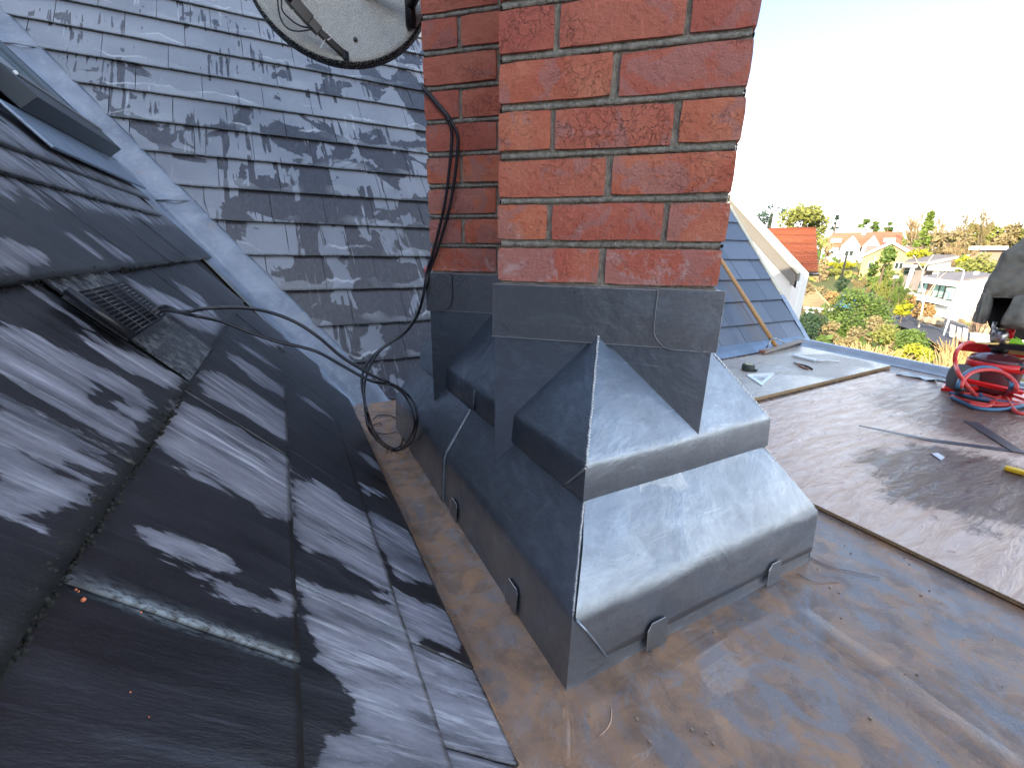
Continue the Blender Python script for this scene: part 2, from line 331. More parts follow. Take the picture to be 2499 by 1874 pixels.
class MB:
    def __init__(s): s.v = []; s.f = []; s.m = []
    def add(s, v, f, mi=0):
        k = len(s.v); s.v += [Vector(x) for x in v]; s.f += [tuple(i + k for i in q) for q in f]; s.m += [mi] * len(f); return s
    def box(s, a, b, mi=0, M=None):
        x0, y0, z0 = a; x1, y1, z1 = b
        v = [Vector(p) for p in ((x0, y0, z0), (x1, y0, z0), (x1, y1, z0), (x0, y1, z0), (x0, y0, z1), (x1, y0, z1), (x1, y1, z1), (x0, y1, z1))]
        if M is not None: v = [M @ p for p in v]
        return s.add(v, [(0, 3, 2, 1), (4, 5, 6, 7), (0, 1, 5, 4), (1, 2, 6, 5), (2, 3, 7, 6), (3, 0, 4, 7)], mi)
    def prism(s, poly, d, mi=0):      # poly: list of Vector, extruded by Vector d
        n = len(poly); v = [Vector(p) for p in poly] + [Vector(p) + Vector(d) for p in poly]
        return s.add(v, [tuple(range(n))[::-1], tuple(range(n, 2 * n))] + [(i, (i + 1) % n, (i + 1) % n + n, i + n) for i in range(n)], mi)
    def tube(s, pts, r, seg=8, cap=True, mi=0):
        pts = [Vector(p) for p in pts]; rs = r if isinstance(r, (list, tuple)) else [r] * len(pts); k = len(s.v); n = len(pts)
        up = Vector((0.13, 0.31, 0.94)).normalized()
        for i, p in enumerate(pts):
            t = (pts[min(i + 1, n - 1)] - pts[max(i - 1, 0)])
            t = t.normalized() if t.length > 1e-9 else Vector((0, 0, 1))
            a = up - t * up.dot(t)
            if a.length < 1e-3: a = t.orthogonal()
            a.normalize(); up = a; b = t.cross(a)
            for j in range(seg):
                w = 2 * pi * j / seg; s.v.append(p + (a * cos(w) + b * sin(w)) * rs[i])
        for i in range(n - 1):
            for j in range(seg):
                s.f.append((k + i * seg + j, k + i * seg + (j + 1) % seg, k + (i + 1) * seg + (j + 1) % seg, k + (i + 1) * seg + j)); s.m.append(mi)
        if cap:
            s.f.append(tuple(k + j for j in range(seg))[::-1]); s.m.append(mi)
            s.f.append(tuple(k + (n - 1) * seg + j for j in range(seg))); s.m.append(mi)
        return s
    def lathe(s, c, ax, prof, seg=20, mi=0):   # prof [(dist along axis, radius)]
        c = Vector(c); ax = Vector(ax).normalized()
        return s.tube_raw([c + ax * h for h, r in prof], [r for h, r in prof], ax, seg, mi)
    def tube_raw(s, pts, rs, ax, seg, mi):
        a = ax.orthogonal().normalized(); b = ax.cross(a); k = len(s.v); n = len(pts)
        for p, r in zip(pts, rs):
            for j in range(seg):
                w = 2 * pi * j / seg; s.v.append(p + (a * cos(w) + b * sin(w)) * r)
        for i in range(n - 1):
            for j in range(seg):
                s.f.append((k + i * seg + j, k + i * seg + (j + 1) % seg, k + (i + 1) * seg + (j + 1) % seg, k + (i + 1) * seg + j)); s.m.append(mi)
        s.f.append(tuple(k + j for j in range(seg))[::-1]); s.m.append(mi)
        s.f.append(tuple(k + (n - 1) * seg + j for j in range(seg))); s.m.append(mi)
        return s
    def ob(s, name, mat, parent=None, smooth=False, mats=None, **k):
        return obj(name, s.v, s.f, mat, parent, smooth, mats=mats, fmat=s.m if mats else None, **k)
def spline(pts, n=10):
    P = [Vector(p) for p in pts]; out = []
    for i in range(len(P) - 1):
        a = P[max(i - 1, 0)]; b = P[i]; c = P[i + 1]; d = P[min(i + 2, len(P) - 1)]
        for k in range(n):
            t = k / n
            out.append(0.5 * ((2 * b) + (c - a) * t + (2 * a - 5 * b + 4 * c - d) * t * t + (3 * b - a - 3 * c + d) * t ** 3))
    out.append(P[-1]); return out
def grid(f, nu, nv):
    v = [f(i / nu, j / nv) for j in range(nv + 1) for i in range(nu + 1)]
    fc = [(j * (nu + 1) + i, j * (nu + 1) + i + 1, (j + 1) * (nu + 1) + i + 1, (j + 1) * (nu + 1) + i) for j in range(nv) for i in range(nu)]
    return v, fc
def nz3(p, s=1.0): return mnoise.noise(Vector(p) * s)

# ================================================================== THE FLAT ROOF
WX, LY = 0.7177, 1.2815
def edge_x(y): return 3.34 + 0.155 * y if y < 1.7 else 3.6
mb = MB()
ys = [-9, -6, -3, -1.5, -0.5, 0, 0.5, 1.0, 1.5, 1.75]
prof = lambda y: [(-0.40, 0.30), (-0.155, 0.038), (-0.135, 0.014), (-0.12, 0.004), (-0.085, 0.0), (0.2, 0.0), (1.0, 0.0), (2.0, 0.0), (edge_x(y) - 0.10, 0.0), (edge_x(y) - 0.04, 0.006), (edge_x(y) - 0.02, 0.03), (edge_x(y), 0.04), (edge_x(y) + 0.03, 0.04), (edge_x(y) + 0.045, 0.028), (edge_x(y) + 0.05, -0.12)]
pts = [[(x, y, z) for x, z in prof(y)] for y in ys]
k = len(pts[0])
mb.add([p for r in pts for p in r], [(j * k + i, j * k + i + 1, (j + 1) * k + i + 1, (j + 1) * k + i) for j in range(len(ys) - 1) for i in range(k - 1)])
FR = mb.ob('flat_roof', M_FLAT, smooth=True); prop(FR, kind='structure')
m = MB(); EK = [(-.10, .003), (-.07, .0045), (-.04, .0105), (-.02, .0345), (0, .0445), (.03, .0445), (.047, .032), (.055, -.10)]
pp_ = [[(edge_x(y) + x, y, z) for x, z in EK] for y in ys]
m.add([p for r in pp_ for p in r], [(j * 8 + i, j * 8 + i + 1, (j + 1) * 8 + i + 1, (j + 1) * 8 + i) for j in range(len(ys) - 1) for i in range(7)])
m.ob('edge_roll', flat('edge_lead', (0.40, 0.43, 0.47), 0.36, 0.4, 0.35, 9), FR, True)
# dressed folds standing a few millimetres proud in the lead
def ridge(px, w=0.016, h=0.0035, name='lead_fold', mat=None):
    P = spline([hz_(x, y) for x, y in px], 8); m = MB(); rows = []
    for i, p in enumerate(P):
        t = (P[min(i + 1, len(P) - 1)] - P[max(i - 1, 0)]).normalized(); s = Vector((-t.y, t.x, 0)); e = 1.0 if 2 < i < len(P) - 3 else 0.3
        rows.append([p + s * w * a + Vector((0, 0, 0.0006 + h * b * e)) for a, b in ((-1, -.4), (-.6, .25), (-.25, .85), (0, 1), (.25, .85), (.6, .25), (1, -.4))])
    m.add([q for r in rows for q in r], [(j * 7 + i, j * 7 + i + 1, (j + 1) * 7 + i + 1, (j + 1) * 7 + i) for j in range(len(rows) - 1) for i in range(6)])
    return m.ob(name, mat or M_FLAT, FR, True)
z7 = lambda a, b: (1300 + a / 1.8449, 1100 + b / 1.8449)
ridge([z7(1180, 710), z7(1300, 800), z7(1430, 890), z7(1560, 975), z7(1750, 1130), z7(2000, 1310), z7(2200, 1450)], 0.034, 0.0026)
ridge([z7(150, 1180), z7(400, 1080), z7(640, 980), z7(900, 820), z7(1160, 690)], 0.026, 0.0018)
ridge([z7(150, 1120), z7(152, 1250), z7(150, 1420)], 0.006, 0.0014)
ridge([(940, 1130), (1000, 1280), (1090, 1450), (1200, 1660), (1290, 1860)], 0.006, 0.0014)
ridge([z7(315, 1040), z7(350, 1150), z7(345, 1230), z7(290, 1290)], 0.0016, 0.001)
# scratches and grit
gm = MB()
for i in range(90):
    x = R_.uniform(-0.08, 1.0); y = R_.uniform(-0.5, 0.3)
    if -0.01 < x < WX + .01 and y > -0.01: continue
    s = R_.uniform(0.0006, 0.0022); gm.box((x - s, y - s, 0.0005), (x + s, y + s * R_.uniform(.5, 1.2), 0.001 + s), 0, None)
prop(gm.ob('grit', flat('grit', (0.35, 0.27, 0.2), 0.8), FR), kind='stuff')

for i, (w_, l_) in enumerate((([(1742, 1200), (1790, 1222), (1850, 1236), (1900, 1246)], 'thin bent wire offcut lying beside the right foot of the lead cladding'), ([(1722, 1238), (1760, 1256), (1815, 1254)], 'short curved wire offcut in front of the longer one'))):
    m = MB(); m.tube(spline([hz_(x * 1.12975, y * 1.12975, 0.003) for x, y in w_], 8), 0.0011, 5); prop(m.ob('wire_offcut', flat('wire', (0.30, 0.24, 0.22), 0.4, 0.5), None, True), l_, 'wire')
# ================================================================== SLATE SLOPES
TA, TB = radians(51), radians(50)
def NP(u, v, off=0.0):      # left slope: u metres up the slope, v along it
    off -= 0.0155
    return Vector((-0.115 - u * cos(TA) + off * sin(TA), v, u * sin(TA) + off * cos(TA)))
def RP(u, x, off=0.0):      # far slope
    off -= 0.013
    return Vector((x, 1.66 + u * cos(TB) - off * sin(TB), u * sin(TB) + off * cos(TB)))
NN = Vector((sin(TA), 0, cos(TA)))
def n_uv(px, py, off=0.0):
    p = hit(px, py, NN, NP(0, 0, off)); return ((-0.115 + (off - 0.0155) * sin(TA) - p.x) / cos(TA), p.y)
# dry patches left on the wet left-hand slope, given as outlines on the slope
z5d = lambda q: (q[0] / 2.212, 600 + q[1] / 2.212)
z6d = lambda q: (q[0] / 1.7015, 1100 + q[1] / 1.7015)
z7d = lambda q: (q[0] / 3.6867, 400 + q[1] / 3.6867)
z0d = lambda q: (q[0] / 4.148, q[1] / 4.148)
DRY = []
def patch(f, pts, val=1.0): DRY.append(([n_uv(*f(p), 0.012) for p in pts], val))
patch(z5d, [(150,240),(250,250),(450,420),(560,520),(980,720),(930,790),(720,720),(600,640),(470,540),(430,450),(300,330)])
patch(z5d, [(-90,400),(130,440),(330,560),(480,640),(700,760),(810,870),(810,940),(740,960),(700,1090),(650,1140),(560,1080),(400,960),(200,830),(-90,640)])
patch(z5d, [(470,740),(600,800),(620,860),(520,930),(450,850)], -1)
patch(z5d, [(-120,800),(150,870),(330,1000),(560,1160),(560,1230),(500,1290),(470,1390),(330,1400),(260,1540),(180,1560),(60,1500),(-120,1420)])
patch(z5d, [(190,1190),(260,1180),(270,1240),(210,1260)], -1)
patch(z5d, [(340,1170),(450,1190),(420,1270),(340,1260)], -1)
patch(z5d, [(640,140),(760,200),(960,300),(1210,430),(1150,500),(1000,440),(800,280)])
patch(z5d, [(920,180),(1060,250),(1180,400),(1100,360)])
patch(z5d, [(1060,660),(1200,680),(1360,780),(1540,920),(1560,1080),(1500,1050),(1300,900),(1100,780)])
patch(z5d, [(870,920),(1000,810),(1300,980),(1560,1160),(1575,1530),(1400,1440),(1250,1340),(1000,1200),(870,1050)])
patch(z5d, [(1200,560),(1300,600),(1540,780),(1530,830),(1380,740)])
patch(z5d, [(1240,490),(1400,580),(1540,700),(1400,620)])
patch(z5d, [(1280,410),(1400,480),(1540,560),(1420,530)])
patch(z5d, [(1590,790),(1680,840),(1830,970),(1700,880)])
patch(z5d, [(1910,1090),(1990,1140),(2110,1260),(2000,1190)])
patch(z5d, [(1590,1250),(1700,1280),(1980,1460),(2050,1660),(1650,1660),(1600,1500)])
patch(z6d, [(570,310),(700,330),(940,430),(1000,540),(1080,580),(1200,590),(1215,690),(1170,720),(960,620),(780,490),(650,410)])
patch(z6d, [(1230,120),(1340,140),(1530,290),(1610,510),(1640,640),(1540,570),(1250,350)])
patch(z6d, [(1240,530),(1350,560),(1660,660),(1750,800),(1900,880),(2100,1200),(2130,1420),(1340,1420),(1360,1190),(1480,1130),(1470,1000),(1330,870),(1300,740)])
patch(z6d, [(1700,790),(1960,920),(2110,1250),(1850,1180)])
patch(z6d, [(1490,120),(1600,190),(1520,180)])
patch(z6d, [(1530,240),(1680,330),(1800,560),(1650,520),(1560,350)])
patch(z6d, [(1620,560),(1800,640),(1900,720),(1900,840),(1700,760)])
patch(z7d, [(-150,720),(130,720),(370,830),(330,930),(150,1020),(-150,1050)])
patch(z7d, [(480,580),(620,620),(940,900),(850,880)])
patch(z7d, [(750,620),(900,690),(1130,830),(1220,890),(1070,910)])
patch(z7d, [(840,0),(1000,60),(1300,200),(1200,210),(900,60)])
patch(z7d, [(400,0),(520,20),(700,200),(600,150)])
patch(z0d, [(0,1180),(300,1250),(700,1590),(600,1659),(300,1500),(0,1300)])
for px_ in (130, 330, 520):
    patch(z7d, [(px_, 150), (px_ + 60, 160), (px_ + 330, 420), (px_ + 240, 400)])
def sdist(u, v, poly):
    inside = False; d = 9; n = len(poly); j = n - 1
    for i in range(n):
        x1, y1 = poly[i]; x2, y2 = poly[j]
        if (y1 > v) != (y2 > v) and u < (x2 - x1) * (v - y1) / (y2 - y1) + x1: inside = not inside
        dx, dy = x2 - x1, y2 - y1; L = dx * dx + dy * dy
        t = max(0, min(1, ((u - x1) * dx + (v - y1) * dy) / L)) if L > 0 else 0
        d = min(d, hypot(u - x1 - t * dx, v - y1 - t * dy)); j = i
    return d if inside else -d
def dry_and_sheen(u, v):
    a = -0.06 + 0.032 * max(0, min(2, (u - 0.85) / 0.12))  # higher courses start paler: their sheen is put into the colour
    for poly, val in DRY:
        d = sdist(u, v, poly)
        if val > 0: a = max(a, d)
        elif d > -0.02: a = min(a, -d)
    return max(0.0, min(1.0, 0.5 + a / 0.055))
vmax = lambda u: 1.645 + 0.652 * u
COUR = [(0.063, 0.232, [-0.85, -0.48, -0.10, 0.062, 0.26, 0.48, 0.74, 1.02, 1.32, 1.62]),
        (0.232, 0.442, [-0.9, -0.52, -0.18, 0.06, 0.345, 0.48, 0.80, 1.12, 1.45, 1.8]),
        (0.442, 0.652, [-1.1, -0.62, -0.08, 0.41, 0.74, 1.05, 1.40, 1.78]),
        (0.652, 0.878, [-0.95, -0.55, -0.22, 0.09, 0.41, 0.69, 1.02, 1.38, 1.75]),
        (0.878, 1.108, [-0.8, -0.4, -0.05, 0.27, 0.62, 0.93, 1.255, 1.6, 1.95, 2.3]),
        (1.108, 1.215, [-0.6, -0.2, 0.14, 0.45, 0.80, 1.10, 1.42, 1.75, 2.1]),
        (1.215, 1.46, [-0.4, 0.0, 0.32, 0.64, 0.96, 1.27, 1.62, 1.97, 2.3])]
WIN = (1.40, 2.38, 1.40, 2.22)          # roof window: u0, u1, v0, v1
u = 1.46
while u < 3.2:
    o_ = 0.16 * (int(u / 0.225) % 2); COUR.append((u, u + 0.225, [-0.5 + o_ + 0.32 * i for i in range(14)])); u += 0.225
LS = thing('slate_roof', (-0.4, 0.3, 0.3), 'steep left slope of large wet riven slates with pale dry patches and moss on their tails', 'roof')
def slate(parent, PF, u0, u1, v0, v1, mat, nu, nv, vlim=None, near=False, thick=0.007, rag=0.003, name='slate', tilt=0.010, ug=None):
    g = 0.0015; v0 += g; v1 -= g; V = []; UV = []; dr = []; ch = []; tl = []; seed = R_.uniform(0, 90)
    w = R_.uniform(-0.0015, 0.0015)
    for j in range(nv + 1):
        t = j / nv; t = t ** 1.25 if near else t
        for i in range(nu + 1):
            s = i / nu
            if near: s = min(1.0, max(0.0, (0.0, 0.022, 0.045)[i] if i < 3 else (1.0 if i == nu else (0.985 if i == nu - 1 else 0.045 + (i - 2) / (nu - 3) * 0.92))))
            vv = v0 + (v1 - v0) * s
            uu = u0 + (u1 - u0) * t
            if j == 0: uu += rag * (nz3((vv * 38, seed, 0)) + 0.7 * nz3((vv * 110, seed, 5)))
            if i in (0, nu) : vv += rag * 0.5 * nz3((uu * 40, seed, 3 + i))
            if vlim: vv = min(vv, vlim(uu) if vlim else vv)
            off = tilt * (1 - t) * 1.25 + thick + w * (s - 0.5) * 2
            if near: off += 0.0016 * nz3((uu * 3.3, vv * 5, seed)) + 0.0007 * nz3((uu * 16, vv * 30, seed))
            V.append(PF(uu, vv, off)); UV.append((vv if near else vv, (uu - u0) if not near else uu))
            if near:
                dr.append(dry_and_sheen(uu, vv)); tl.append(max(0.0, 1 - (uu - u0) / 0.028) if u0 > 0.6 else max(0.0, 1 - (uu - u0) / 0.006))
                ch.append(0.62 * max(0, 1 - abs(vv - v0) / 0.013) * (0.9 if has_lit_side(u0, v0) else 0.0) + max(0, 1 - abs(v1 - vv) / 0.004) * (0.6 if has_lit_side(u0, v1) else 0))
    nt_ = len(V); Fc = [(j * (nu + 1) + i, j * (nu + 1) + i + 1, (j + 1) * (nu + 1) + i + 1, (j + 1) * (nu + 1) + i) for j in range(nv) for i in range(nu)]
    # thickness: tail and both sides
    bot = {}
    def low(k):
        if k not in bot:
            bot[k] = len(V); j, i = divmod(k, nu + 1); p = V[k]; uu = u0 + (u1 - u0) * (j / nv)
            n_ = (PF(0.5, 0, 1) - PF(0.5, 0, 0)); V.append(p - n_ * (thick + (0.002 * abs(nz3((k * 1.7, seed, 1)))))); UV.append(UV[k])
            if near: dr.append(0.2); tl.append(1.0); ch.append(0)
        return bot[k]
    for i in range(nu): Fc.append((i + 1, i, low(i), low(i + 1)))
    for j in range(nv):
        a, b = j * (nu + 1), (j + 1) * (nu + 1); Fc.append((a, b, low(b), low(a)))
        a, b = a + nu, b + nu; Fc.append((b, a, low(a), low(b)))
    if near: Fc = [tuple(reversed(f)) for f in Fc]
    return obj(name, V, Fc, mat, parent, near, UV, {'dry': dr, 'chalk': ch, 'tail': tl} if near else None)
def has_lit_side(u0, v): return abs(u0 - 0.442) < 0.01 and abs(v + 0.08) < 0.02 or abs(u0 - 0.232) < 0.01 and abs(v - 0.06) < 0.02 or abs(u0 - 0.652) < 0.01 and abs(v - 0.41) < 0.02  # joints where light caught by the slate's side is painted pale
for u0, u1, js in COUR:
    for a, b in zip(js[:-1], js[1:]):
        if a > vmax(u1) - 0.01: continue
        if u0 > WIN[0] - 0.03 and u0 < WIN[1] - 0.05:       # cut round the roof window
            if a > WIN[2] - 0.05 and b < WIN[3] + 0.3: continue
            b = min(b, WIN[2] - 0.04) if a < WIN[2] - 0.04 and b > WIN[2] - 0.04 else b
        b = min(b, vmax(u1) + 0.0)
        if b - a < 0.02: continue
        near = a < 1.6 and u0 < 1.5
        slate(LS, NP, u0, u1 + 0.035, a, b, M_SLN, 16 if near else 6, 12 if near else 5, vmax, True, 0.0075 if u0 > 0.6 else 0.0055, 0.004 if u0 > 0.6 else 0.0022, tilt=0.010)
# rest of the slope to the ridge and behind, joined
mb = MB()
for u in [3.2 + 0.225 * i for i in range(10)]:
    for k_ in range(-14, 16):
        v0 = 0.32 * k_ + 0.16 * (int(u / .225) % 2); v1 = min(v0 + 0.317, vmax(u))
        if v1 > v0 + 0.02: mb.prism([NP(u, v0, 0.02), NP(u, v1, 0.02), NP(u + 0.24, v1, 0.006), NP(u + 0.24, v0, 0.006)], (NP(0, 0, 0) - NP(0, 0, 0.007)))
for u in [0.063 + 0.22 * i for i in range(15)]:
    for k_ in range(-24, -1):
        v0 = 0.33 * k_ + 0.16 * (int(u / .22) % 2); v1 = v0 + 0.327
        if v1 > -1.0: v1 = min(v1, -1.0 if u < 1.2 else -0.5)
        if v1 - v0 > 0.03: mb.prism([NP(u, v0, 0.02), NP(u, v1, 0.02), NP(u + 0.235, v1, 0.006), NP(u + 0.235, v0, 0.006)], (NP(0, 0, 0) - NP(0, 0, 0.007)))
o = mb.ob('upper_slates', flat('slate_plain', (0.09, 0.09, 0.115), 0.4, 0, 0.5, 5), LS); prop(o, kind='stuff')
mb = MB(); mb.prism([NP(-0.03, -9, -0.012), NP(5.4, -9, -0.012), NP(5.4, 5.1, -0.012), NP(-0.03, 1.60, -0.012)], (NP(0, 0, 0) - NP(0, 0, 0.04)))
mb.ob('roof_felt', flat('roofing_felt', (0.02, 0.02, 0.022), 0.8), LS)
# moss along the slate tails
def ico(c, r, sd):
    bm = bmesh.new(); bmesh.ops.create_icosphere(bm, subdivisions=1, radius=r)
    v = [Vector(x.co) for x in bm.verts]; f = [tuple(y.index for y in x.verts) for x in bm.faces]; bm.free()
    return [c + p * (1 + 0.5 * nz3(p * 60 + Vector((sd, 0, 0)))) for p in v], f
mb = MB()
for uT, va, vb, nn, rr in ((0.652, -0.32, 0.42, 2300, 0.0023), (0.878, 0.05, 1.6, 2600, 0.0022), (1.108, 0.5, 1.9, 1200, 0.0018)):
    for i in range(nn):
        v = R_.uniform(va, vb); cl = max(0, 0.35 + nz3((v * 9, uT, 3)))
        if uT < 0.7 and v < -0.02: cl = max(cl, .5)
        if R_.random() > cl + 0.25: continue
        r = rr * R_.uniform(0.35, 1.0) * (0.6 + cl)
        p = NP(uT + R_.uniform(-0.006, 0.004 + 0.018 * cl), v, 0.0165 + R_.uniform(-0.017, 0.003)); a, f = ico(p, r, i); mb.add(a, f)
o = mb.ob('moss', M_MOSS, LS, True); prop(o, kind='stuff')
m = MB()
for i, (x, y, r) in enumerate(((180, 1295, .0042), (164, 1273, .0022), (170, 1277, .0018), (305, 1322, .002), (14, 1368, .0036), (8, 1374, .002), (282, 1494, .0014), (322, 1548, .0012))):
    p = hit(x * 1.12975, y * 1.12975, NN, NP(0, 0, 0.012)); a, f = ico(p, r * .42, i * 3); m.add(a, f)
prop(m.ob('brick_crumbs', flat('brick_crumb', (0.75, 0.22, 0.10), 0.9), LS), kind='stuff')
# the slate vent tile
VO = 0.034
vq = [n_uv(*z5d(q), VO) for q in ((385,262),(662,196),(888,372),(705,488))]      # top left, top right, bottom right, bottom left of the grille
def pl(a, b, o): # a: 0 at the lower edge, 1 at the upper; b: 0 left, 1 right
    p, q = [Vector(vq[3]).lerp(Vector(vq[0]), a), Vector(vq[2]).lerp(Vector(vq[1]), a)]; r = p.lerp(q, b); return NP(r.x, r.y, o)
VT = thing('roof_vent', pl(.5, .5, 0.02), 'black plastic slate vent with a louvred grille set in the left slope', 'roof vent')
mb = MB(); mb.prism([NP(0.656, 0.418, 0.022), NP(0.656, 0.682, 0.022), NP(0.885, 0.682, 0.014), NP(0.885, 0.418, 0.014)], NP(0, 0, 0.003) - NP(0, 0, 0))
n = N('wet_vent_apron', 0.18); fb = n.noise(150, 4, 0.7); sp_ = n.noise(38, 7, 0.75, n.co('uv' if False else 'pos', scale=(1, 1, 1)))
MVA = n.fin(n.mix(n.rng(sp_, 0.46, 0.66), (0.03, 0.032, 0.037), (0.42, 0.44, 0.46)), n.rng(sp_, 0.4, 0.6, 0.10, 0.4), n.bump(fb, 0.008, 1.0))  # sparkle of the glossy sheet painted as pale speckle
mb.ob('apron', MVA, VT)
mb = MB(); mb.tube([pl(1.08, -.02, 0.037), pl(-.02, -.02, 0.037)], 0.0065, 8); mb.ob('side_bar', M_BLACK, VT, True)
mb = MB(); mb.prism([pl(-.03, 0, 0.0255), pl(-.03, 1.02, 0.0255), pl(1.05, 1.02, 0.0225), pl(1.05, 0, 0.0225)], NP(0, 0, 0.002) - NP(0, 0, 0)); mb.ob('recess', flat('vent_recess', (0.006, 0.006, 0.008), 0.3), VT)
for i in range(13):
    a_ = i / 12; mb = MB(); mb.tube([pl(a_, 0, VO), pl(a_, 1, VO)], 0.0020, 6); mb.ob('louvre', M_BLACK, VT, True)
for b_ in (0.28, 0.52, 0.76, 1.0):
    mb = MB(); mb.tube([pl(-.01, b_, VO + .0022), pl(1.01, b_, VO + .0022)], 0.0011, 6); mb.ob('cross_wire', M_BLACK, VT)

# valley gutter between the slopes
mb = MB(); rows = []
nv_ = 40
for j in range(nv_ + 1):
    z = -0.02 + 3.5 * j / nv_; xv = -0.115 - z / tan(TA); yv = 1.66 + z / tan(TB)
    a = NP(z / sin(TA), yv, 0.006) + Vector((-0.10, 0, 0.0)); 
    dl = 0.004 * nz3((z * 4, 0, 0))
    p0 = NP(z / sin(TA) + 0.0, yv - 0.16, 0.002); p1 = Vector((xv, yv, z + 0.002)); p1b = Vector((xv + 0.03, yv + 0.0, z + 0.012 + dl))
    p2 = Vector((xv + 0.15, yv, z + 0.014 + dl)) ; p3 = Vector((xv + 0.172, yv, z + 0.006)); p4 = Vector((xv + 0.185, yv, z - 0.02))
    rows.append([p0, p1, p1b, p2, p3, p4])
mb.add([q for r in rows for q in r], [(j * 6 + i, j * 6 + i + 1, (j + 1) * 6 + i + 1, (j + 1) * 6 + i) for j in range(nv_) for i in range(5)])
n = N('valley_lead', 0.42, 0.8); P_ = n.co('pos'); a_ = n.noise(5, 5, 0.6, P_, 0.7); b_ = n.noise(22, 6, 0.7, P_, 0.4)
c_ = n.mix(n.rng(a_, 0.35, 0.65), (0.21, 0.23, 0.265), (0.33, 0.35, 0.385)); c_ = n.mix(n.rng(b_, 0.52, 0.72, 0, 0.45), c_, (0.50, 0.53, 0.58))
c_ = n.mix(n.rng(n.noise(9, 4, 0.6, n.co('pos', loc=(3, 3, 3))), 0.58, 0.70, 0, 0.5), c_, (0.40, 0.32, 0.24))
M_VAL = n.fin(c_, n.rng(b_, 0.3, 0.7, 0.33, 0.55), n.bump(b_, 0.002, 0.5, n.bump(a_, 0.01, 0.4)))
VG = thing('valley_gutter', (-0.115, 1.66, 0), 'pale lead valley gutter running up between the two slate slopes', 'gutter')
o = mb.ob('lead_lining', M_VAL, VG, True)
for z in (0.95, 1.72, 2.5):
    xv = -0.115 - z / tan(TA); yv = 1.66 + z / tan(TB)
    m2 = MB(); m2.tube([Vector((xv + 0.0, yv, z + 0.008)), Vector((xv + 0.08, yv - 0.02, z + 0.010)), Vector((xv + 0.17, yv + 0.01, z + 0.016))], 0.0035, 6); m2.ob('lap_joint', M_VAL, VG, True)

# roof window
RW = thing('roof_window', NP(1.8, 1.9, 0), 'roof window with dark metal cover strips high on the left slope', 'roof window')
u0, u1, v0, v1 = WIN
def slab(name, ua, ub, va, vb, oa, ob_, mat, par=RW, bv=0.0):
    m = MB(); m.prism([NP(ua, va, oa), NP(ua, vb, oa), NP(ub, vb, oa), NP(ub, va, oa)], NP(0, 0, ob_ - oa) - NP(0, 0, 0)); o = m.ob(name, mat, par)
    if bv: bevel(o, bv)
    return o
M_WMET = flat('window_cover_metal', (0.10, 0.125, 0.15), 0.35, 0.7, 0.2)
slab('bottom_cover', u0 - 0.005, u0 + 0.10, v0 + 0.05, v1, 0.045, 0.105, M_DARKMETAL, bv=0.004)
slab('side_cover', u0 + 0.105, u1, v0, v0 + 0.07, 0.03, 0.095, M_WMET, bv=0.004)
slab('side_cover', u0 + 0.105, u1, v1 - 0.07, v1, 0.03, 0.095, M_WMET, bv=0.004)
slab('top_cover', u1 + 0.002, u1 + 0.09, v0, v1, 0.03, 0.105, M_WMET, bv=0.004)
slab('sash', u0 + 0.105, u1 - 0.003, v0 + 0.074, v1 - 0.074, 0.035, 0.068, M_WMET)
slab('glass_pane', u0 + 0.14, u1 - 0.05, v0 + 0.12, v1 - 0.12, 0.069, 0.076, M_SKYGLASS)
slab('lead_apron', u0 - 0.14, u0 + 0.0, v0 - 0.06, v1 + 0.10, 0.034, 0.044, M_LEADOLD, bv=0.003)
slab('side_flashing', u0 + 0.0, u1 + 0.1, v0 - 0.10, v0 - 0.003, 0.022, 0.034, M_LEADOLD)
slab('side_flashing', u0 + 0.0, u1 + 0.1, v1 + 0.003, v1 + 0.10, 0.022, 0.034, M_LEADOLD)
m = MB(); m.tube([NP(u0 + 0.08, v0 + 0.10, 0.108), NP(u0 + 0.08, v1 - 0.02, 0.108)], 0.006, 6); m.ob('edge_trim', M_EDGE, RW)

# far slope
FS = thing('slate_roof', (0.0, 1.9, 0.3), 'slate slope behind the chimney in even courses streaked with white lime', 'roof')
vx = lambda u: -0.115 - (u * sin(TB)) / tan(TA) + 0.158
ci = 0
for k_ in range(15):
    u0 = 0.226 * k_ + 0.0; u1 = u0 + 0.226; off = (0.15 if k_ % 2 else 0.0) + 0.04 * nz3((k_ * 3.3, 0, 0))
    x = -2.6 + off
    while x < 3.70:
        w = 0.293 + R_.uniform(-0.022, 0.022)
        a, b = x, min(x + w, 3.72); x += w
        lo = vx(u0 + 0.1)
        if b < vx(u1) + 0.01: continue
        if u0 > 2.5 and a > 1.35 and a < 3.2: pass
        if u0 > 1.9 and a > 2.2: continue
        a2 = max(a, vx(u1 + 0.02)) if a < lo else a
        if b - a2 < 0.01: continue
        dorm = a > 2.2
        def PFc(uu, vv, o_, L=vx): return RP(uu, max(vv, L(uu)), o_)
        slate(FS, PFc, u0, u1 + 0.03, a2, b, M_SLD if dorm else M_SLR, 5, 2, None, False, 0.006, 0.0035 if not dorm else 0.0015, tilt=0.013)
        ci += 1
mb = MB()
for k_ in range(0, 24):
    u0 = 0.226 * k_
    x = -4.6 + 0.15 * (k_ % 2)
    while x < 3.7:
        a, b = x, min(x + 0.293, 3.72); x += 0.295
        if k_ < 15 and not (u0 > 1.9 and a > 2.2): continue
        if b < vx(u0 + .2) + 0.02: continue
        a = max(a, vx(u0 + 0.24)); mb.prism([RP(u0, a, 0.02), RP(u0, b, 0.02), RP(u0 + 0.24, b, 0.006), RP(u0 + 0.24, a, 0.006)], RP(0, 0, 0) - RP(0, 0, 0.006))
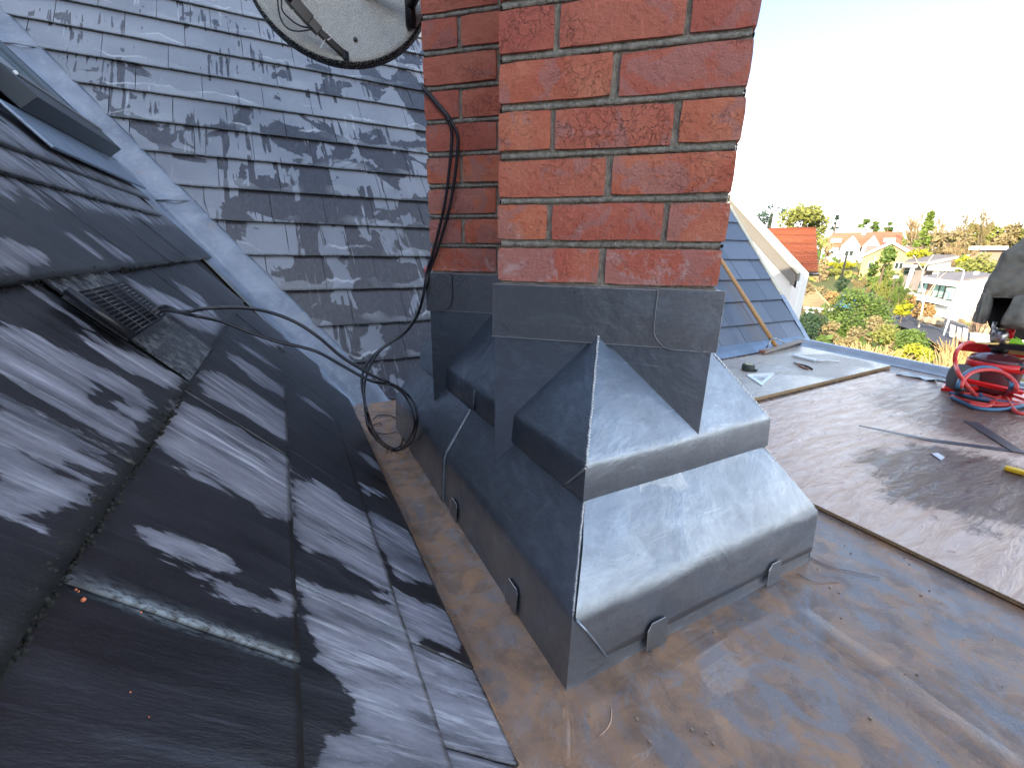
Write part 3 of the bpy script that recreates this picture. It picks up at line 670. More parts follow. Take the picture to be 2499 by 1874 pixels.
o = mb.ob('upper_slates', bpy.data.materials['slate_plain'], FS); prop(o, kind='stuff')
mb = MB(); mb.prism([RP(-0.02, -0.1, -0.01), RP(-0.02, 3.73, -0.01), RP(5.4, 3.73, -0.01), RP(5.4, -3.6, -0.01)], RP(0, 0, -0.03) - RP(0, 0, 0)); mb.ob('roof_felt', bpy.data.materials['roofing_felt'], FS)
M_VERGE = flat('verge_mortar', (0.62, 0.58, 0.44), 0.8, 0, 0.2, 20)
mb = MB(); mb.prism([RP(0.5, 3.722, -0.01), RP(0.5, 3.765, -0.01), RP(5.4, 3.765, -0.01), RP(5.4, 3.722, -0.01)], RP(0, 0, 0.03) - RP(0, 0, 0)); mb.ob('verge', M_VERGE, FS)
mb = MB(); mb.prism([RP(-0.04, 3.722, -0.01), RP(-0.04, 3.78, -0.01), RP(0.498, 3.78, -0.01), RP(0.498, 3.722, -0.01)], RP(0, 0, 0.028) - RP(0, 0, 0)); mb.ob('verge_flashing', M_LEADOLD, FS)
# lead skirting at the foot of the far slope
mb = MB(); mb.prism([(1.25, 1.46, 0.0035), (3.62, 1.60, 0.0035), (3.66, 1.70, 0.05), (1.25, 1.66, 0.05)], (0, 0, 0.004)); o = mb.ob('foot_flashing', M_LEADOLD, FS)

# body of the house below the roofs
HB = thing('house', (0, -2, -5), 'red brick body of the house under the slate and lead roofs', 'house')
M_BW = None
def wallbrick(name, a, b, m_):
    n = N(name, 0.85); t = n.n('ShaderNodeTexBrick'); t.inputs['Scale'].default_value = 4.5; t.inputs['Color1'].default_value = (*a, 1); t.inputs['Color2'].default_value = (*b, 1); t.inputs['Mortar'].default_value = (*m_, 1)
    s = n.n('ShaderNodeSeparateXYZ'); n.l(n.co('pos'), s.inputs[0]); c = n.n('ShaderNodeCombineXYZ'); n.l(n.math('ADD', s.outputs[0], s.outputs[1]), c.inputs[0]); n.l(s.outputs[2], c.inputs[1]); n.l(c.outputs[0], t.inputs[0])
    return n.fin(t.outputs[0])
M_BW = wallbrick('house_brick', (0.32, 0.10, 0.06), (0.25, 0.08, 0.05), (0.3, 0.27, 0.22))
MB().box((-3.2, -8.6, -5.2), (2.0, 4.0, -0.06)).ob('wall', M_BW, HB)
MB().box((2.001, 1.75, -5.2), (3.70, 4.0, -0.06)).ob('wall', M_BW, HB)
MB().box((2.001, -8.6, -5.2), (2.6, 1.74, -0.06)).ob('wall', M_BW, HB)

# ================================================================== CHIMNEY
phi = radians(-43.2546); WB = 0.45
fx = Vector((cos(phi), sin(phi), 0)); fy = Vector((-sin(phi), cos(phi), 0))      # along the visible face, into the shaft
MID = Vector((0.2209, 0.2625, 0)); L1 = MID - fx * WB / 2; SH = Vector((0, 0.49, 0))
CO = 0.0838; ZB = 0.6671
CH = thing('chimney', L1 + fx * .225 + fy * .225, 'red brick chimney of two diagonally set square shafts above the lead cladding', 'chimney')
def shaftpt(k, s, t, z): return L1 + SH * k + fx * s + fy * t + Vector((0, 0, z))
for k_ in (0, 1):
    m = MB(); g = 0.0075
    m.prism([shaftpt(k_, g, g, ZB - 0.3), shaftpt(k_, WB - g, g, ZB - 0.3), shaftpt(k_, WB - g, WB - g, ZB - 0.3), shaftpt(k_, g, WB - g, ZB - 0.3)], (0, 0, 13 * CO + 0.3))
    # subdivided for a rough pointed face
    m.ob('mortar_core', M_MORTAR, CH)
bed = MB()
def brick_mesh(lx, ly, lz, sd):
    bm = bmesh.new(); bmesh.ops.create_cube(bm, size=1.0)
    bmesh.ops.subdivide_edges(bm, edges=[e for e in bm.edges if abs((e.verts[0].co - e.verts[1].co).x) > .5], cuts=5, use_grid_fill=True)
    bmesh.ops.subdivide_edges(bm, edges=[e for e in bm.edges if abs((e.verts[0].co - e.verts[1].co).z) > .5], cuts=2, use_grid_fill=True)
    bmesh.ops.subdivide_edges(bm, edges=[e for e in bm.edges if abs((e.verts[0].co - e.verts[1].co).y) > .5], cuts=2, use_grid_fill=True)
    for v in bm.verts:
        c = v.co.copy(); e = sum(1 for q in c if abs(abs(q) - .5) < 1e-4)
        p = Vector((c.x * lx, c.y * ly, c.z * lz))
        if e >= 2:
            d = Vector((-math.copysign(1, c.x) if abs(abs(c.x) - .5) < 1e-4 else 0, -math.copysign(1, c.y) if abs(abs(c.y) - .5) < 1e-4 else 0, -math.copysign(1, c.z) if abs(abs(c.z) - .5) < 1e-4 else 0))
            p += d * (0.0006 + 0.0016 * abs(nz3((p.x * 60, p.z * 60, sd))) + (0.001 if e == 3 else 0))
        p += Vector((0.0009 * nz3((p.x * 30, p.y * 30, sd + 4)), 0.0007 * nz3((p.x * 25, p.z * 40, sd)), 0.0016 * nz3((p.x * 28, p.y * 28, sd + 9))))
        v.co = p
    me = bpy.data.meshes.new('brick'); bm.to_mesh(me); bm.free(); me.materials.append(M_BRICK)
    return me
BRK = [brick_mesh(0.2170, 0.107, 0.0695, i * 7.7) for i in range(5)]
for k_ in (0, 1):
    for c in range(13):
        z = ZB + c * CO + 0.039; lay = []
        if c % 2 == 0: lay = [(0.1102, 0.0545, 0), (0.3398, 0.0545, 0), (0.1102, WB - 0.0545, 0), (0.3398, WB - 0.0545, 0), (0.0545, 0.225, 1), (WB - 0.0545, 0.225, 1)]
        else: lay = [(0.0545, 0.1102, 1), (0.0545, 0.3398, 1), (WB - 0.0545, 0.1102, 1), (WB - 0.0545, 0.3398, 1), (0.225, 0.0545, 0), (0.225, WB - 0.0545, 0)]
        for s, t, r in lay:
            p = shaftpt(k_, s, t, z); q = shaftpt(1 - k_, 0, 0, 0); d = p - q; a, b = d.dot(fx), d.dot(fy)
            if 0.10 < a < WB - 0.10 and 0.10 < b < WB - 0.10 or (k_ == 1 and 0.02 < a < WB - .02 and 0.02 < b < WB - .02): continue
            o = bpy.data.objects.new('brick', R_.choice(BRK)); COL.objects.link(o); o.parent = CH
            o.location = p - ORG[CH.name] + Vector((R_.uniform(-.001, .001), R_.uniform(-.001, .001), R_.uniform(-.0012, .0012)))
            o.rotation_euler = (R_.uniform(-.006, .006), R_.uniform(-.006, .006), phi + (pi / 2 if r else 0) + (pi if R_.random() < .5 else 0) + R_.uniform(-.006, .006))
m = MB()
for k_ in (0, 1):
    m.prism([shaftpt(k_, 0, 0, ZB + 13 * CO), shaftpt(k_, WB, 0, ZB + 13 * CO), shaftpt(k_, WB, WB, ZB + 13 * CO), shaftpt(k_, 0, WB, ZB + 13 * CO)], (0, 0, 0.9 + 0.002 * k_))
o = m.ob('upper_brickwork', M_BW, CH); prop(o, kind='stuff')
# squeezed mortar along the bed joints
m = MB()
for k_ in (0, 1):
    for c in range(13):
        z = ZB + c * CO - 0.004
        for side in range(4):
            for i in range(26):
                a0 = 0.008 + (WB - 0.016) * i / 26; a1 = a0 + (WB - 0.016) / 26
                dep_ = -0.0035 + 0.0030 * nz3((a0 * 30, z * 40, side + 9 * k_)); th_ = 0.0042 + 0.002 * nz3((a0 * 50, z * 30, side))
                f_ = {0: lambda a: shaftpt(k_, a, -dep_, 0), 1: lambda a: shaftpt(k_, WB + dep_, a, 0), 2: lambda a: shaftpt(k_, a, WB + dep_, 0), 3: lambda a: shaftpt(k_, -dep_, a, 0)}[side]
                q0, q1 = f_(a0), f_(a1); inn = {0: fy, 1: -fx, 2: -fy, 3: fx}[side] * 0.012
                m.add([q0 + Vector((0, 0, z - th_)), q1 + Vector((0, 0, z - th_)), q1 + Vector((0, 0, z + th_)), q0 + Vector((0, 0, z + th_)), q0 + inn + Vector((0, 0, z - th_)), q1 + inn + Vector((0, 0, z - th_)), q1 + inn + Vector((0, 0, z + th_)), q0 + inn + Vector((0, 0, z + th_))], [(0, 1, 2, 3), (4, 5, 1, 0), (3, 2, 6, 7)])
o = m.ob('bed_joints', M_MORTAR, CH, True); prop(o, kind='stuff')

# ================================================================== LEAD CLADDING
Z1, Z2, Z3 = 0.1484, 0.2888, 0.360
SXI, SYI = 0.0907, 0.1049
LC = thing('lead_flashing', (WX / 2, LY / 2, 0), 'new grey lead cladding stepped round the chimney foot with welded hips', 'flashing')
def ringpts(ix, iy, z, t=0.0): return [Vector((ix, iy, z)), Vector((WX - ix, iy, z)), Vector((WX - ix, LY - iy, z)), Vector((ix, LY - iy, z))]
def dense_rings(rings, name, mat, div=14, amp=0.0018, close=None, sd=0.0):
    # rings of 4 corners, each side divided, with slight hand-dressed unevenness
    V = []; F_ = []; nr = len(rings); w_ = div + 1
    for c in range(4):
        k0 = len(V)
        for ri, rg in enumerate(rings):
            a, b = rg[c], rg[(c + 1) % 4]
            for i in range(w_):
                p = a.lerp(b, i / div); q = 0 if i in (0, div) else 1
                nrm = Vector((p.x - WX / 2, p.y - LY / 2, 0)).normalized()
                V.append(p + nrm * amp * q * nz3((p.x * 7, p.y * 7, p.z * 9 + sd)) + Vector((0, 0, amp * 0.8 * q * nz3((p.x * 6, p.y * 6, 9 + sd + ri)))))
        for r in range(nr - 1):
            for i in range(div): F_.append((k0 + r * w_ + i, k0 + r * w_ + i + 1, k0 + (r + 1) * w_ + i + 1, k0 + (r + 1) * w_ + i))
    return obj(name, V, F_, mat, LC, True)
def lerpr(a, b, t): return [x.lerp(y, t) for x, y in zip(a, b)]
# rounded folds are modelled as close-set rings
r0 = ringpts(-0.0078, -0.0078, 0.0); r1 = ringpts(0, 0, Z1); r2 = ringpts(SXI, SYI, Z2)
f0 = ringpts(-0.018, -0.018, 0.0005)
FB = 0.017
def foldp(t, off=0.0):      # soft roll from the skirt into the slope; inset fraction along the slope and height
    P0 = (0.0, Z1 - FB); P1 = (0.0, Z1); P2 = (FB / (Z2 - Z1), Z1 + FB)
    return tuple((1 - t) ** 2 * a + 2 * t * (1 - t) * b + t * t * c for a, b, c in zip(P0, P1, P2))
fr = [foldp(i / 6) for i in range(7)]
rings = [ringpts(-0.0095, -0.0095, 0.0), ringpts(-0.0075, -0.0075, 0.010), lerpr(r0, r1, 0.4)] + [ringpts(q * SXI, q * SYI, z) for q, z in fr] + [lerpr(r1, r2, 0.45), lerpr(r1, r2, 0.7), r2, ringpts(SXI + 0.004, SYI + 0.004, Z2 + 0.012)]
dense_rings(rings, 'base_cladding', M_LEAD)
SL = 1.54; SF = (0.5727 - Z3) / (0.2625 - 0.10)
def up(dz): return ringpts(0.086 + dz / SL, 0.100 + dz / SF, Z3 + dz)
rings = [ringpts(SXI + 0.002, SYI + 0.002, Z2 + 0.0015), ringpts(SXI - 0.0065, SYI - 0.0065, Z2 + 0.0005), ringpts(SXI - 0.0075, SYI - 0.0075, Z2 + 0.004), ringpts(0.0862, 0.1002, Z3 - 0.014), ringpts(0.0866, 0.1006, Z3 - 0.006), ringpts(0.0880, 0.1020, Z3 + 0.001), ringpts(0.0905, 0.1048, Z3 + 0.006), up(0.014), up(0.10), up(0.20), up(0.26), ringpts(0.35, 0.42, Z3 + 0.262)]
dense_rings(rings, 'ledge_cladding', M_LEAD, 14, 0.0014, sd=3)
# overlay sheet on the front, leaving the welded corner piece and upstand showing below
def sheet(name, pts, th, mat=M_LEAD, bv=0.0012):
    m = MB(); P_ = [Vector(p) for p in pts]; nn = (P_[1] - P_[0]).cross(P_[2] - P_[0]).normalized(); m.prism(P_, nn * th); o = m.ob(name, mat, LC)
    if bv: bevel(o, bv, 2)
    return o
fy0 = lambda z: -0.0078 * (1 - z / Z1) - 0.0012
def front_xy(z):       # inset fraction of the front at height z, following the same soft roll
    if z <= Z1 - FB: return 0.0
    for i in range(6):
        if fr[i][1] <= z <= fr[i + 1][1]:
            k = (z - fr[i][1]) / (fr[i + 1][1] - fr[i][1]); return fr[i][0] + k * (fr[i + 1][0] - fr[i][0])
    return (z - Z1) / (Z2 - Z1)
zs_ = [0.033, 0.034, 0.05, 0.07, 0.09, 0.11, 0.126, 0.1318, 0.137, 0.1425, 0.1475, 0.153, 0.159, 0.166, 0.178, 0.20, 0.23, 0.26, Z2 - 0.002]
V = []; NXS = 30
for j, z in enumerate(zs_):
    q = front_xy(z); xl = 0.076 - (z - 0.034) / (0.1455 - 0.034) * 0.0715 if z < 0.1455 else max(0.0045, q * SXI + 0.0035)
    xr = WX - q * SXI + (0.0045 * (1 - z / Z1) if z < Z1 else -0.0035)
    yb = q * SYI - 0.0078 * max(0, 1 - z / Z1)
    for i in range(NXS + 1):
        s_ = i / NXS; x = xl + (xr - xl) * s_; w = 0.0022 * nz3((x * 7, z * 16, 3)) + 0.0010 * nz3((x * 22, z * 30, 8))
        zz0 = z + (0.0032 * nz3((x * 9, 0, 1)) if j < 2 else 0)
        if j < 2 and x < 0.10: zz0 += 0.002
        off = -0.0048 + (0.0035 if z > Z2 - .04 else 0) if j else -0.0015
        V.append(Vector((x, yb + off + w * (0.4 if j < 2 else 1) , zz0)))
F_ = [(j * (NXS + 1) + i, j * (NXS + 1) + i + 1, (j + 1) * (NXS + 1) + i + 1, (j + 1) * (NXS + 1) + i) for j in range(len(zs_) - 1) for i in range(NXS)]
obj('front_sheet', V, F_, M_LEAD, LC, True)
m = MB(); m.tube([Vector((x, fy0(z) - 0.0045, z)) for x, z in [(0.0045, 0.1455), (0.030, 0.108), (0.055, 0.068), (0.074, 0.036)]], [0.0022, 0.0026, 0.002, 0.0025], 6); m.ob('corner_weld', M_LEADOLD, LC, True)
# left sheets: the far one laps over the near one
m = MB(); Ys = 0.655
path = [(0.0, 0.0), (0, 0)]
def left_profile(y, off):
    n1 = Vector((-1, 0, 0)); n2 = Vector((-(Z2 - Z1), 0, SXI)).normalized()
    return [Vector((-0.0085, y, 0.004)) + n1 * off] + [Vector((q_ * SXI, y, z_)) + (n1 * (1 - i_ / 3) + n2 * (i_ / 3)) * off for i_, (q_, z_) in enumerate((fr[0], fr[2], fr[4], fr[6]))] + [Vector((SXI - 0.004, y, Z2 - 0.006)) + n2 * off]
    return [Vector((-0.0085, y, 0.004)) + n1 * off, Vector((-0.0015, y, Z1 - 0.012)) + n1 * off, Vector((0.0015, y, Z1)) + (n1 + n2) * 0.5 * off, Vector((0.006, y, Z1 + 0.0075)) + n2 * off, Vector((SXI - 0.004, y, Z2 - 0.006)) + n2 * off]
rows = [left_profile(y, o_) for y, o_ in ((0.652, -0.002), (0.652, 0.0052), (0.656, 0.0062), (0.672, 0.0060), (0.70, 0.0035), (0.74, 0.0025), (1.0, 0.0022), (1.262, 0.0022), (1.27, -0.001))]
# the lap slants: further forward at the bottom
m.add([p for r in rows for p in r], [(j * 6 + i, j * 6 + i + 1, (j + 1) * 6 + i + 1, (j + 1) * 6 + i) for j in range(len(rows) - 1) for i in range(5)])
o = m.ob('lapped_sheet', M_LEAD, LC, True)
# ledge seam on the left
m = MB(); m.tube([Vector((0.0795, 0.62, Z2 + 0.004)), Vector((0.0815, 0.62, Z2 + 0.03)), Vector((0.084, 0.62, Z3 - 0.01)), Vector((0.095, 0.62, Z3 + 0.012)), Vector((0.14, 0.62, Z3 + 0.083))], [0.004, 0.0034, 0.003, 0.002, 0.0005], 7); m.ob('ledge_seam', M_LEAD, LC, True)
# welded hips
def weld(a, b, r, n, name='hip_weld', mat=M_WELD, flat_=0.6):
    a, b = Vector(a), Vector(b); m = MB(); P_ = []; rr = []
    for i in range(n * 3 + 1):
        t = i / (n * 3); p = a.lerp(b, t); P_.append(p + Vector((0.0014 * nz3((t * 14, r * 99, 0)), 0.0014 * nz3((t * 14, r * 99, 5)), 0))); rr.append(r * ((1.0 if i % 3 else 0.45) + 0.25 * nz3((t * 60, r * 99, 0))))
    m.tube(P_, rr, 8); return m.ob(name, mat, LC, True)
def hipc(sx, sy): return (lambda x, y, z: Vector((x if sx == 0 else WX - x, y if sy == 0 else LY - y, z)))
for sx, sy in ((0, 0), (1, 0), (0, 1), (1, 1)):
    h = hipc(sx, sy)
    weld(h(0.0055, 0.0058, Z1 + 0.004), h(SXI - 0.002, SYI - 0.002, Z2 - 0.003), 0.0034, 46 if (sx, sy) == (0, 0) else 30)
    weld(h(0.0875, 0.1015, Z3 - 0.002), h(0.222, 0.2595, 0.5685), 0.0036, 46 if (sx, sy) == (0, 0) else 30)
weld((0.7165, -0.0005, Z1 - 0.002), (0.7245, -0.0075, 0.012), 0.0028, 20, 'corner_weld', M_LEADOLD)
weld((0.0845, 0.0995, Z3 - 0.002), (0.0795, 0.150, Z2 + 0.010), 0.0028, 16, 'ledge_weld')
# fixing clips folded up out of the roof sheet
def clip(P_, d, nrm, w, h):
    d = Vector(d); z = Vector((0, 0, 1)); nrm = Vector(nrm); P_ = Vector(P_)
    poly = [P_ + d * (-w / 2), P_ + d * (w / 2), P_ + d * (w / 2) + z * (h * 0.84), P_ + d * (w * 0.36) + z * h, P_ - d * (w * 0.30) + z * h, P_ - d * (w / 2) + z * (h * 0.76)]
    poly = [q - nrm * 0.0042 * ((q.z - P_.z) / h) for q in poly]; m = MB(); m.prism(poly, nrm * 0.0016); o = m.ob('clip', M_LEAD, LC)
    m2 = MB(); ce = [poly[0], poly[5], poly[4], poly[3]]; m2.tube([p + nrm * 0.0016 for p in ce], 0.0006, 5); m2.ob('clip_edge', M_EDGE, LC)
clip((0.195, -0.0172, 0.004), (1, 0, 0), (0, -1, 0), 0.052, 0.060)
clip((0.562, -0.0172, 0.004), (1, 0, 0), (0, -1, 0), 0.046, 0.056)
clip((-0.0125, 0.198, 0.004), (0, -1, 0), (-1, 0, 0), 0.052, 0.058)
clip((-0.0125, 0.555, 0.004), (0, -1, 0), (-1, 0, 0), 0.050, 0.055)
# aprons and cover bands round each shaft
def shell(k_, off, za, zb, name, mat=M_LEADB, th=0.0022, lip=False, sk=None):
    m = MB()
    a, b = -off, WB + off
    P0 = [shaftpt(k_, a, a, 0), shaftpt(k_, b, a, 0), shaftpt(k_, b, b, 0), shaftpt(k_, a, b, 0)]
    a2, b2 = a + th, b - th; P1 = [shaftpt(k_, a2, a2, 0), shaftpt(k_, b2, a2, 0), shaftpt(k_, b2, b2, 0), shaftpt(k_, a2, b2, 0)]
    up_ = lambda L, z: [p + Vector((0, 0, z)) for p in L]
    V = up_(P0, za) + up_(P0, zb) + up_(P1, zb) + up_(P1, za); F_ = []
    for i in range(4):
        j = (i + 1) % 4; F_ += [(i, j, 4 + j, 4 + i), (4 + i, 4 + j, 8 + j, 8 + i), (8 + i, 8 + j, 12 + j, 12 + i), (12 + i, 12 + j, j, i)]
    o = obj(name, V, F_, mat, LC); bevel(o, 0.002 if not lip else 0.0028, 3)
    return o
for k_ in (0, 1):
    # keep aprons clear of the neighbouring shaft by ending inside it
    shell(k_, 0.0035 + 0.0006 * k_, 0.20, 0.565, 'apron_sheet', M_LEAD)
    shell(k_, 0.0085 + 0.0006 * k_, 0.5475, ZB - 0.0035 + 0.0007 * k_, 'cover_band')
    m = MB()
    for a_, b_ in (((0, 0), (WB, 0)), ((WB, 0), (WB, WB)), ((WB, WB), (0, WB)), ((0, WB), (0, 0))):
        pass
    e = 0.0085 + 0.0006 * k_
    m.tube([shaftpt(k_, -e, -e, 0.548), shaftpt(k_, WB + e, -e, 0.548)], 0.0008, 5); m.tube([shaftpt(k_, -e, -e, 0.548), shaftpt(k_, -e, WB + e, 0.548)], 0.0008, 5); m.ob('band_hem', M_EDGE, LC)
    # turned-in top of the band
    m = MB(); zt = ZB - 0.0030 + 0.0007 * k_
    m.add([shaftpt(k_, -e + .001, -e + .001, zt), shaftpt(k_, WB + e - .001, -e + .001, zt), shaftpt(k_, WB - 0.001, 0.001, zt + 0.0018), shaftpt(k_, 0.001, 0.001, zt + 0.0018)], [(0, 1, 2, 3)])
    m.ob('band_top_fold', M_EDGE, LC)
def lap_tab(k_, s0, s1, flip, zb=0.5455):
    e = 0.0112 + 0.0006 * k_; zt = ZB - 0.0015; r = 0.045; pts = []
    if not flip:      # rounded corner on the left
        pts = [(s1, zt), (s0, zt), (s0, zb + r)] + [(s0 + r * (1 - cos(t)), zb + r * (1 - sin(t))) for t in [pi / 2 * i / 6 for i in range(1, 7)]] + [(s1, zb)]
    else: pts = [(s0, zb), (s1 - r, zb)] + [(s1 - r + r * sin(t), zb + r * (1 - cos(t))) for t in [pi / 2 * i / 6 for i in range(1, 7)]] + [(s1, zt), (s0, zt)]
    m = MB(); P_ = [shaftpt(k_, s, -e, z) for s, z in pts]; m.prism(P_, -fy * 0.0022); o = m.ob('lap_tab', M_LEADB, LC); bevel(o, 0.0007, 1)
    m = MB(); q = P_[1:-1] if not flip else P_[1:-1]
    m.tube([p - fy * 0.002 for p in (P_[1:10] if not flip else P_[1:9])], 0.0005, 5); m.ob('lap_tab_edge', M_LEADB if not flip else M_BLACK, LC)
lap_tab(0, WB - 0.112, WB + 0.0112, False)
lap_tab(1, -0.0112, 0.079, True)
# a small pink wire nut lodged on the band
P_ = shaftpt(1, -0.012, -0.006, ZB + 0.006)
m = MB(); m.tube([P_ - Vector((0, 0, 0.011)), P_, P_ + Vector((0.001, 0, 0.012))], [0.0055, 0.006, 0.004], 8)
prop(m.ob('cable_clip', flat('pink_plastic', (0.75, 0.22, 0.22), 0.5), None, True), 'small pink clip on the corner of the lead band beside the cables', 'clip')

# ================================================================== CABLES
def facept(px, py, off=0.006, k_=1):
    return hit(px, py, fy, shaftpt(k_, 0, -off, 0))
D_ = lambda x, y: (x * 1.12975, y * 1.12975)
def facedepth(p): 
    v = CR.transposed() @ (p - CAM_P); return -v.z
CB = thing('aerial_cable', facept(*D_(975, 258)), 'pair of black aerial cables tied on the brickwork and looping down onto the lead', 'cable')
def two(name, path, r=0.0043, mat=M_CABLE, seg=12):
    m = MB(); m.tube(spline(path, seg), r, 8); return m.ob(name, mat, CB, True)
g0 = lambda x, y, z=0.004: hz_(x * 1.12975, y * 1.12975, z)
dd = lambda x, y, d: dep(x * 1.12975, y * 1.12975, d)
fp = lambda x, y, o_=0.006: facept(x * 1.12975, y * 1.12975, o_)
gx = lambda x, y: hit(x * 1.12975, y * 1.12975, (1, 0, 0), (-0.022, 0, 0))      # loops hanging in front of the left lead face
top = fp(913, 186, 0.004)
back = [top + fy * 0.10 + Vector((-0.004, 0, 0.06)), top + fy * 0.04 + Vector((-0.004, 0, 0.015))]
two('cable', back + [top, fp(930, 205), fp(950, 228), fp(968, 250), fp(974, 262, 0.008), fp(988, 290, .009), fp(988, 330, .011), fp(980, 400, .013), fp(966, 470, .014), fp(945, 540, .014), fp(928, 586, .012), fp(918, 625, .024), dd(905, 670, 1.42), dd(880, 710, 1.40), dd(835, 745, 1.38), dd(800, 775, 1.36), dd(782, 815, 1.33), dd(788, 870, 1.28), dd(800, 930, 1.22), g0(838, 968), g0(868, 966), gx(893, 930), gx(893, 895), gx(875, 855), dd(842, 828, 1.16), dd(800, 808, 1.15), dd(740, 772, 1.14), dd(690, 730, 1.13), dd(640, 697, 1.10), dd(580, 674, 1.07), dd(520, 665, 1.05), dd(450, 666, 1.02), dd(395, 674, 0.99), pl(.12, .98, 0.048), pl(.2, .85, 0.030)])
two('cable', [b + Vector((0.004, 0, 0.006)) for b in back] + [fp(914, 190, 0.007), fp(932, 212, .008), fp(952, 236, .008), fp(966, 252, .01), fp(970, 262, 0.010), fp(976, 290, .009), fp(973, 340, .011), fp(964, 420, .013), fp(950, 490, .014), fp(934, 550, .014), fp(922, 590, .014), fp(914, 640, .026), dd(900, 685, 1.42), dd(872, 722, 1.40), dd(840, 742, 1.38), dd(812, 768, 1.36), dd(792, 810, 1.33), dd(786, 850, 1.28), dd(796, 900, 1.22), g0(815, 940), g0(852, 972), gx(888, 955), gx(901, 915), gx(898, 880), gx(880, 852), dd(850, 832, 1.17), dd(800, 822, 1.16), dd(740, 790, 1.14), dd(680, 758, 1.12), dd(600, 738, 1.07), dd(540, 718, 1.04), dd(480, 695, 1.01), dd(410, 680, 0.985), pl(.05, .96, 0.045), pl(.12, .85, 0.030)])
two('loop_end', [g0(845, 970), g0(866, 960), g0(868, 925), g0(850, 900), g0(820, 897, .008), g0(806, 906, .012)], 0.0024)
two('loop_end', [g0(850, 968), g0(832, 958), g0(812, 938), g0(803, 922), g0(818, 914, .01), g0(824, 917, .014)], 0.0024)
two('loop_end', [g0(803, 926), g0(815, 934, .008), g0(835, 937, .012), g0(856, 933, .012)], 0.0022)
for p_ in (fp(971, 262, 0.009), g0(847, 970, .008)):
    m = MB(); m.tube([p_ + Vector((-0.007, 0, 0.003)), p_, p_ + Vector((0.008, 0, -0.002))], [0.0055, 0.0062, 0.005], 8); m.tube([p_, p_ + Vector((0.012, -0.006, 0.006))], 0.0012, 5); m.ob('cable_tie', M_BLACK, CB, True)

# ================================================================== SATELLITE DISH
DC = dep(*D_(731, -72), 1.30)
ST = thing('satellite_dish', DC, 'grey mesh satellite dish with black rim and black arm beside the chimney', 'satellite dish')
view = (CAM_P - DC).normalized(); nd = (view + Vector((-0.10, -0.05, 0.62))).normalized()
da = Vector((0, 0, 1)).cross(nd).normalized(); db = nd.cross(da)
RD = 0.270
n = N('dish_mesh', 0.5, 0.3); vo = n.voro(420, n.co('obj')); nn_ = n.noise(30, 4, 0.6, n.co('obj'))
MD = n.fin(n.mix(n.rng(vo, 0.25, 0.45), (0.13, 0.13, 0.12), n.mix(nn_, (0.42, 0.40, 0.34), (0.56, 0.53, 0.46))), 0.45, n.bump(vo, 0.0008))
n = N('dish_rim', 0.5, 0.2); vo = n.voro(230, n.co('obj')); MR = n.fin(n.mix(n.rng(vo, 0.22, 0.34), (0.42, 0.42, 0.40), (0.015, 0.016, 0.016)), 0.5)
V = []; F_ = []; SG = 64; RG = 10
for i in range(RG + 1):
    r = RD * i / RG
    for j in range(SG):
        w = 2 * pi * j / SG; V.append(DC + (da * cos(w) + db * sin(w)) * r + nd * (0.9 * r * r - 0.9 * RD * RD))
for i in range(RG):
    for j in range(SG): F_.append((i * SG + j, i * SG + (j + 1) % SG, (i + 1) * SG + (j + 1) % SG, (i + 1) * SG + j))
o = obj('reflector', V, F_, MD, ST, True); s_ = o.modifiers.new('solid', 'SOLIDIFY'); s_.thickness = 0.003
V = []; F_ = []
rp = [(RD - 0.001, 0.0035), (RD + 0.002, 0.003), (RD + 0.006, -0.002), (RD + 0.008, -0.022), (RD + 0.004, -0.030), (RD - 0.012, -0.032)]
for r, h in rp:
    for j in range(SG):
        w = 2 * pi * j / SG; V.append(DC + (da * cos(w) + db * sin(w)) * r + nd * h)
for i in range(len(rp) - 1):
    for j in range(SG): F_.append((i * SG + j, i * SG + (j + 1) % SG, (i + 1) * SG + (j + 1) % SG, (i + 1) * SG + j))
obj('rim', V, F_, MR, ST, True)
def onray(x, y, h):   # point seen at x,y lying h in front of the dish rim plane
    return hit(x * 1.12975, y * 1.12975, nd, DC + nd * h)
A0 = onray(747, 122, -0.004); A1 = onray(690, 70, 0.03); A2 = onray(640, 15, 0.06); A3 = onray(585, -60, 0.12)
def bar(name, a, b, w, h, mat, par, bv=0.001):
    a, b = Vector(a), Vector(b); t = (b - a).normalized(); s = t.cross(nd).normalized(); u_ = s.cross(t); m = MB()
    m.prism([a - s * w / 2 - u_ * h / 2, a + s * w / 2 - u_ * h / 2, a + s * w / 2 + u_ * h / 2, a - s * w / 2 + u_ * h / 2], b - a); o = m.ob(name, mat, par)
    if bv: bevel(o, bv)
    return o
bar('feed_arm', A0, A1, 0.016, 0.02, M_BLACK, ST); bar('feed_arm', A1, A2, 0.024, 0.026, M_BLACK, ST); bar('feed_arm', A2, A3, 0.027, 0.028, M_BLACK, ST)
bar('feed_cover', A1.lerp(A2, 0.35) + nd * .012, A2.lerp(A3, 0.1) + nd * .012, 0.030, 0.012, M_BLACK, ST)
bar('arm_foot', onray(752, 124, 0.0), onray(742, 118, 0.012), 0.026, 0.01, M_DARKMETAL, ST)
m = MB(); q = onray(707, 80, 0.028); m.tube([q - da * .014, q + db * .012, q + da * .014, q - db * .01], 0.0018, 6); m.ob('white_tie', flat('white_plastic', (0.8, 0.8, 0.78), 0.5), ST)
m = MB(); m.tube([q - da * 0.006 - db * 0.008, onray(693, 104, 0.02)], 0.0016, 5); m.ob('white_tie', bpy.data.materials['white_plastic'], ST)
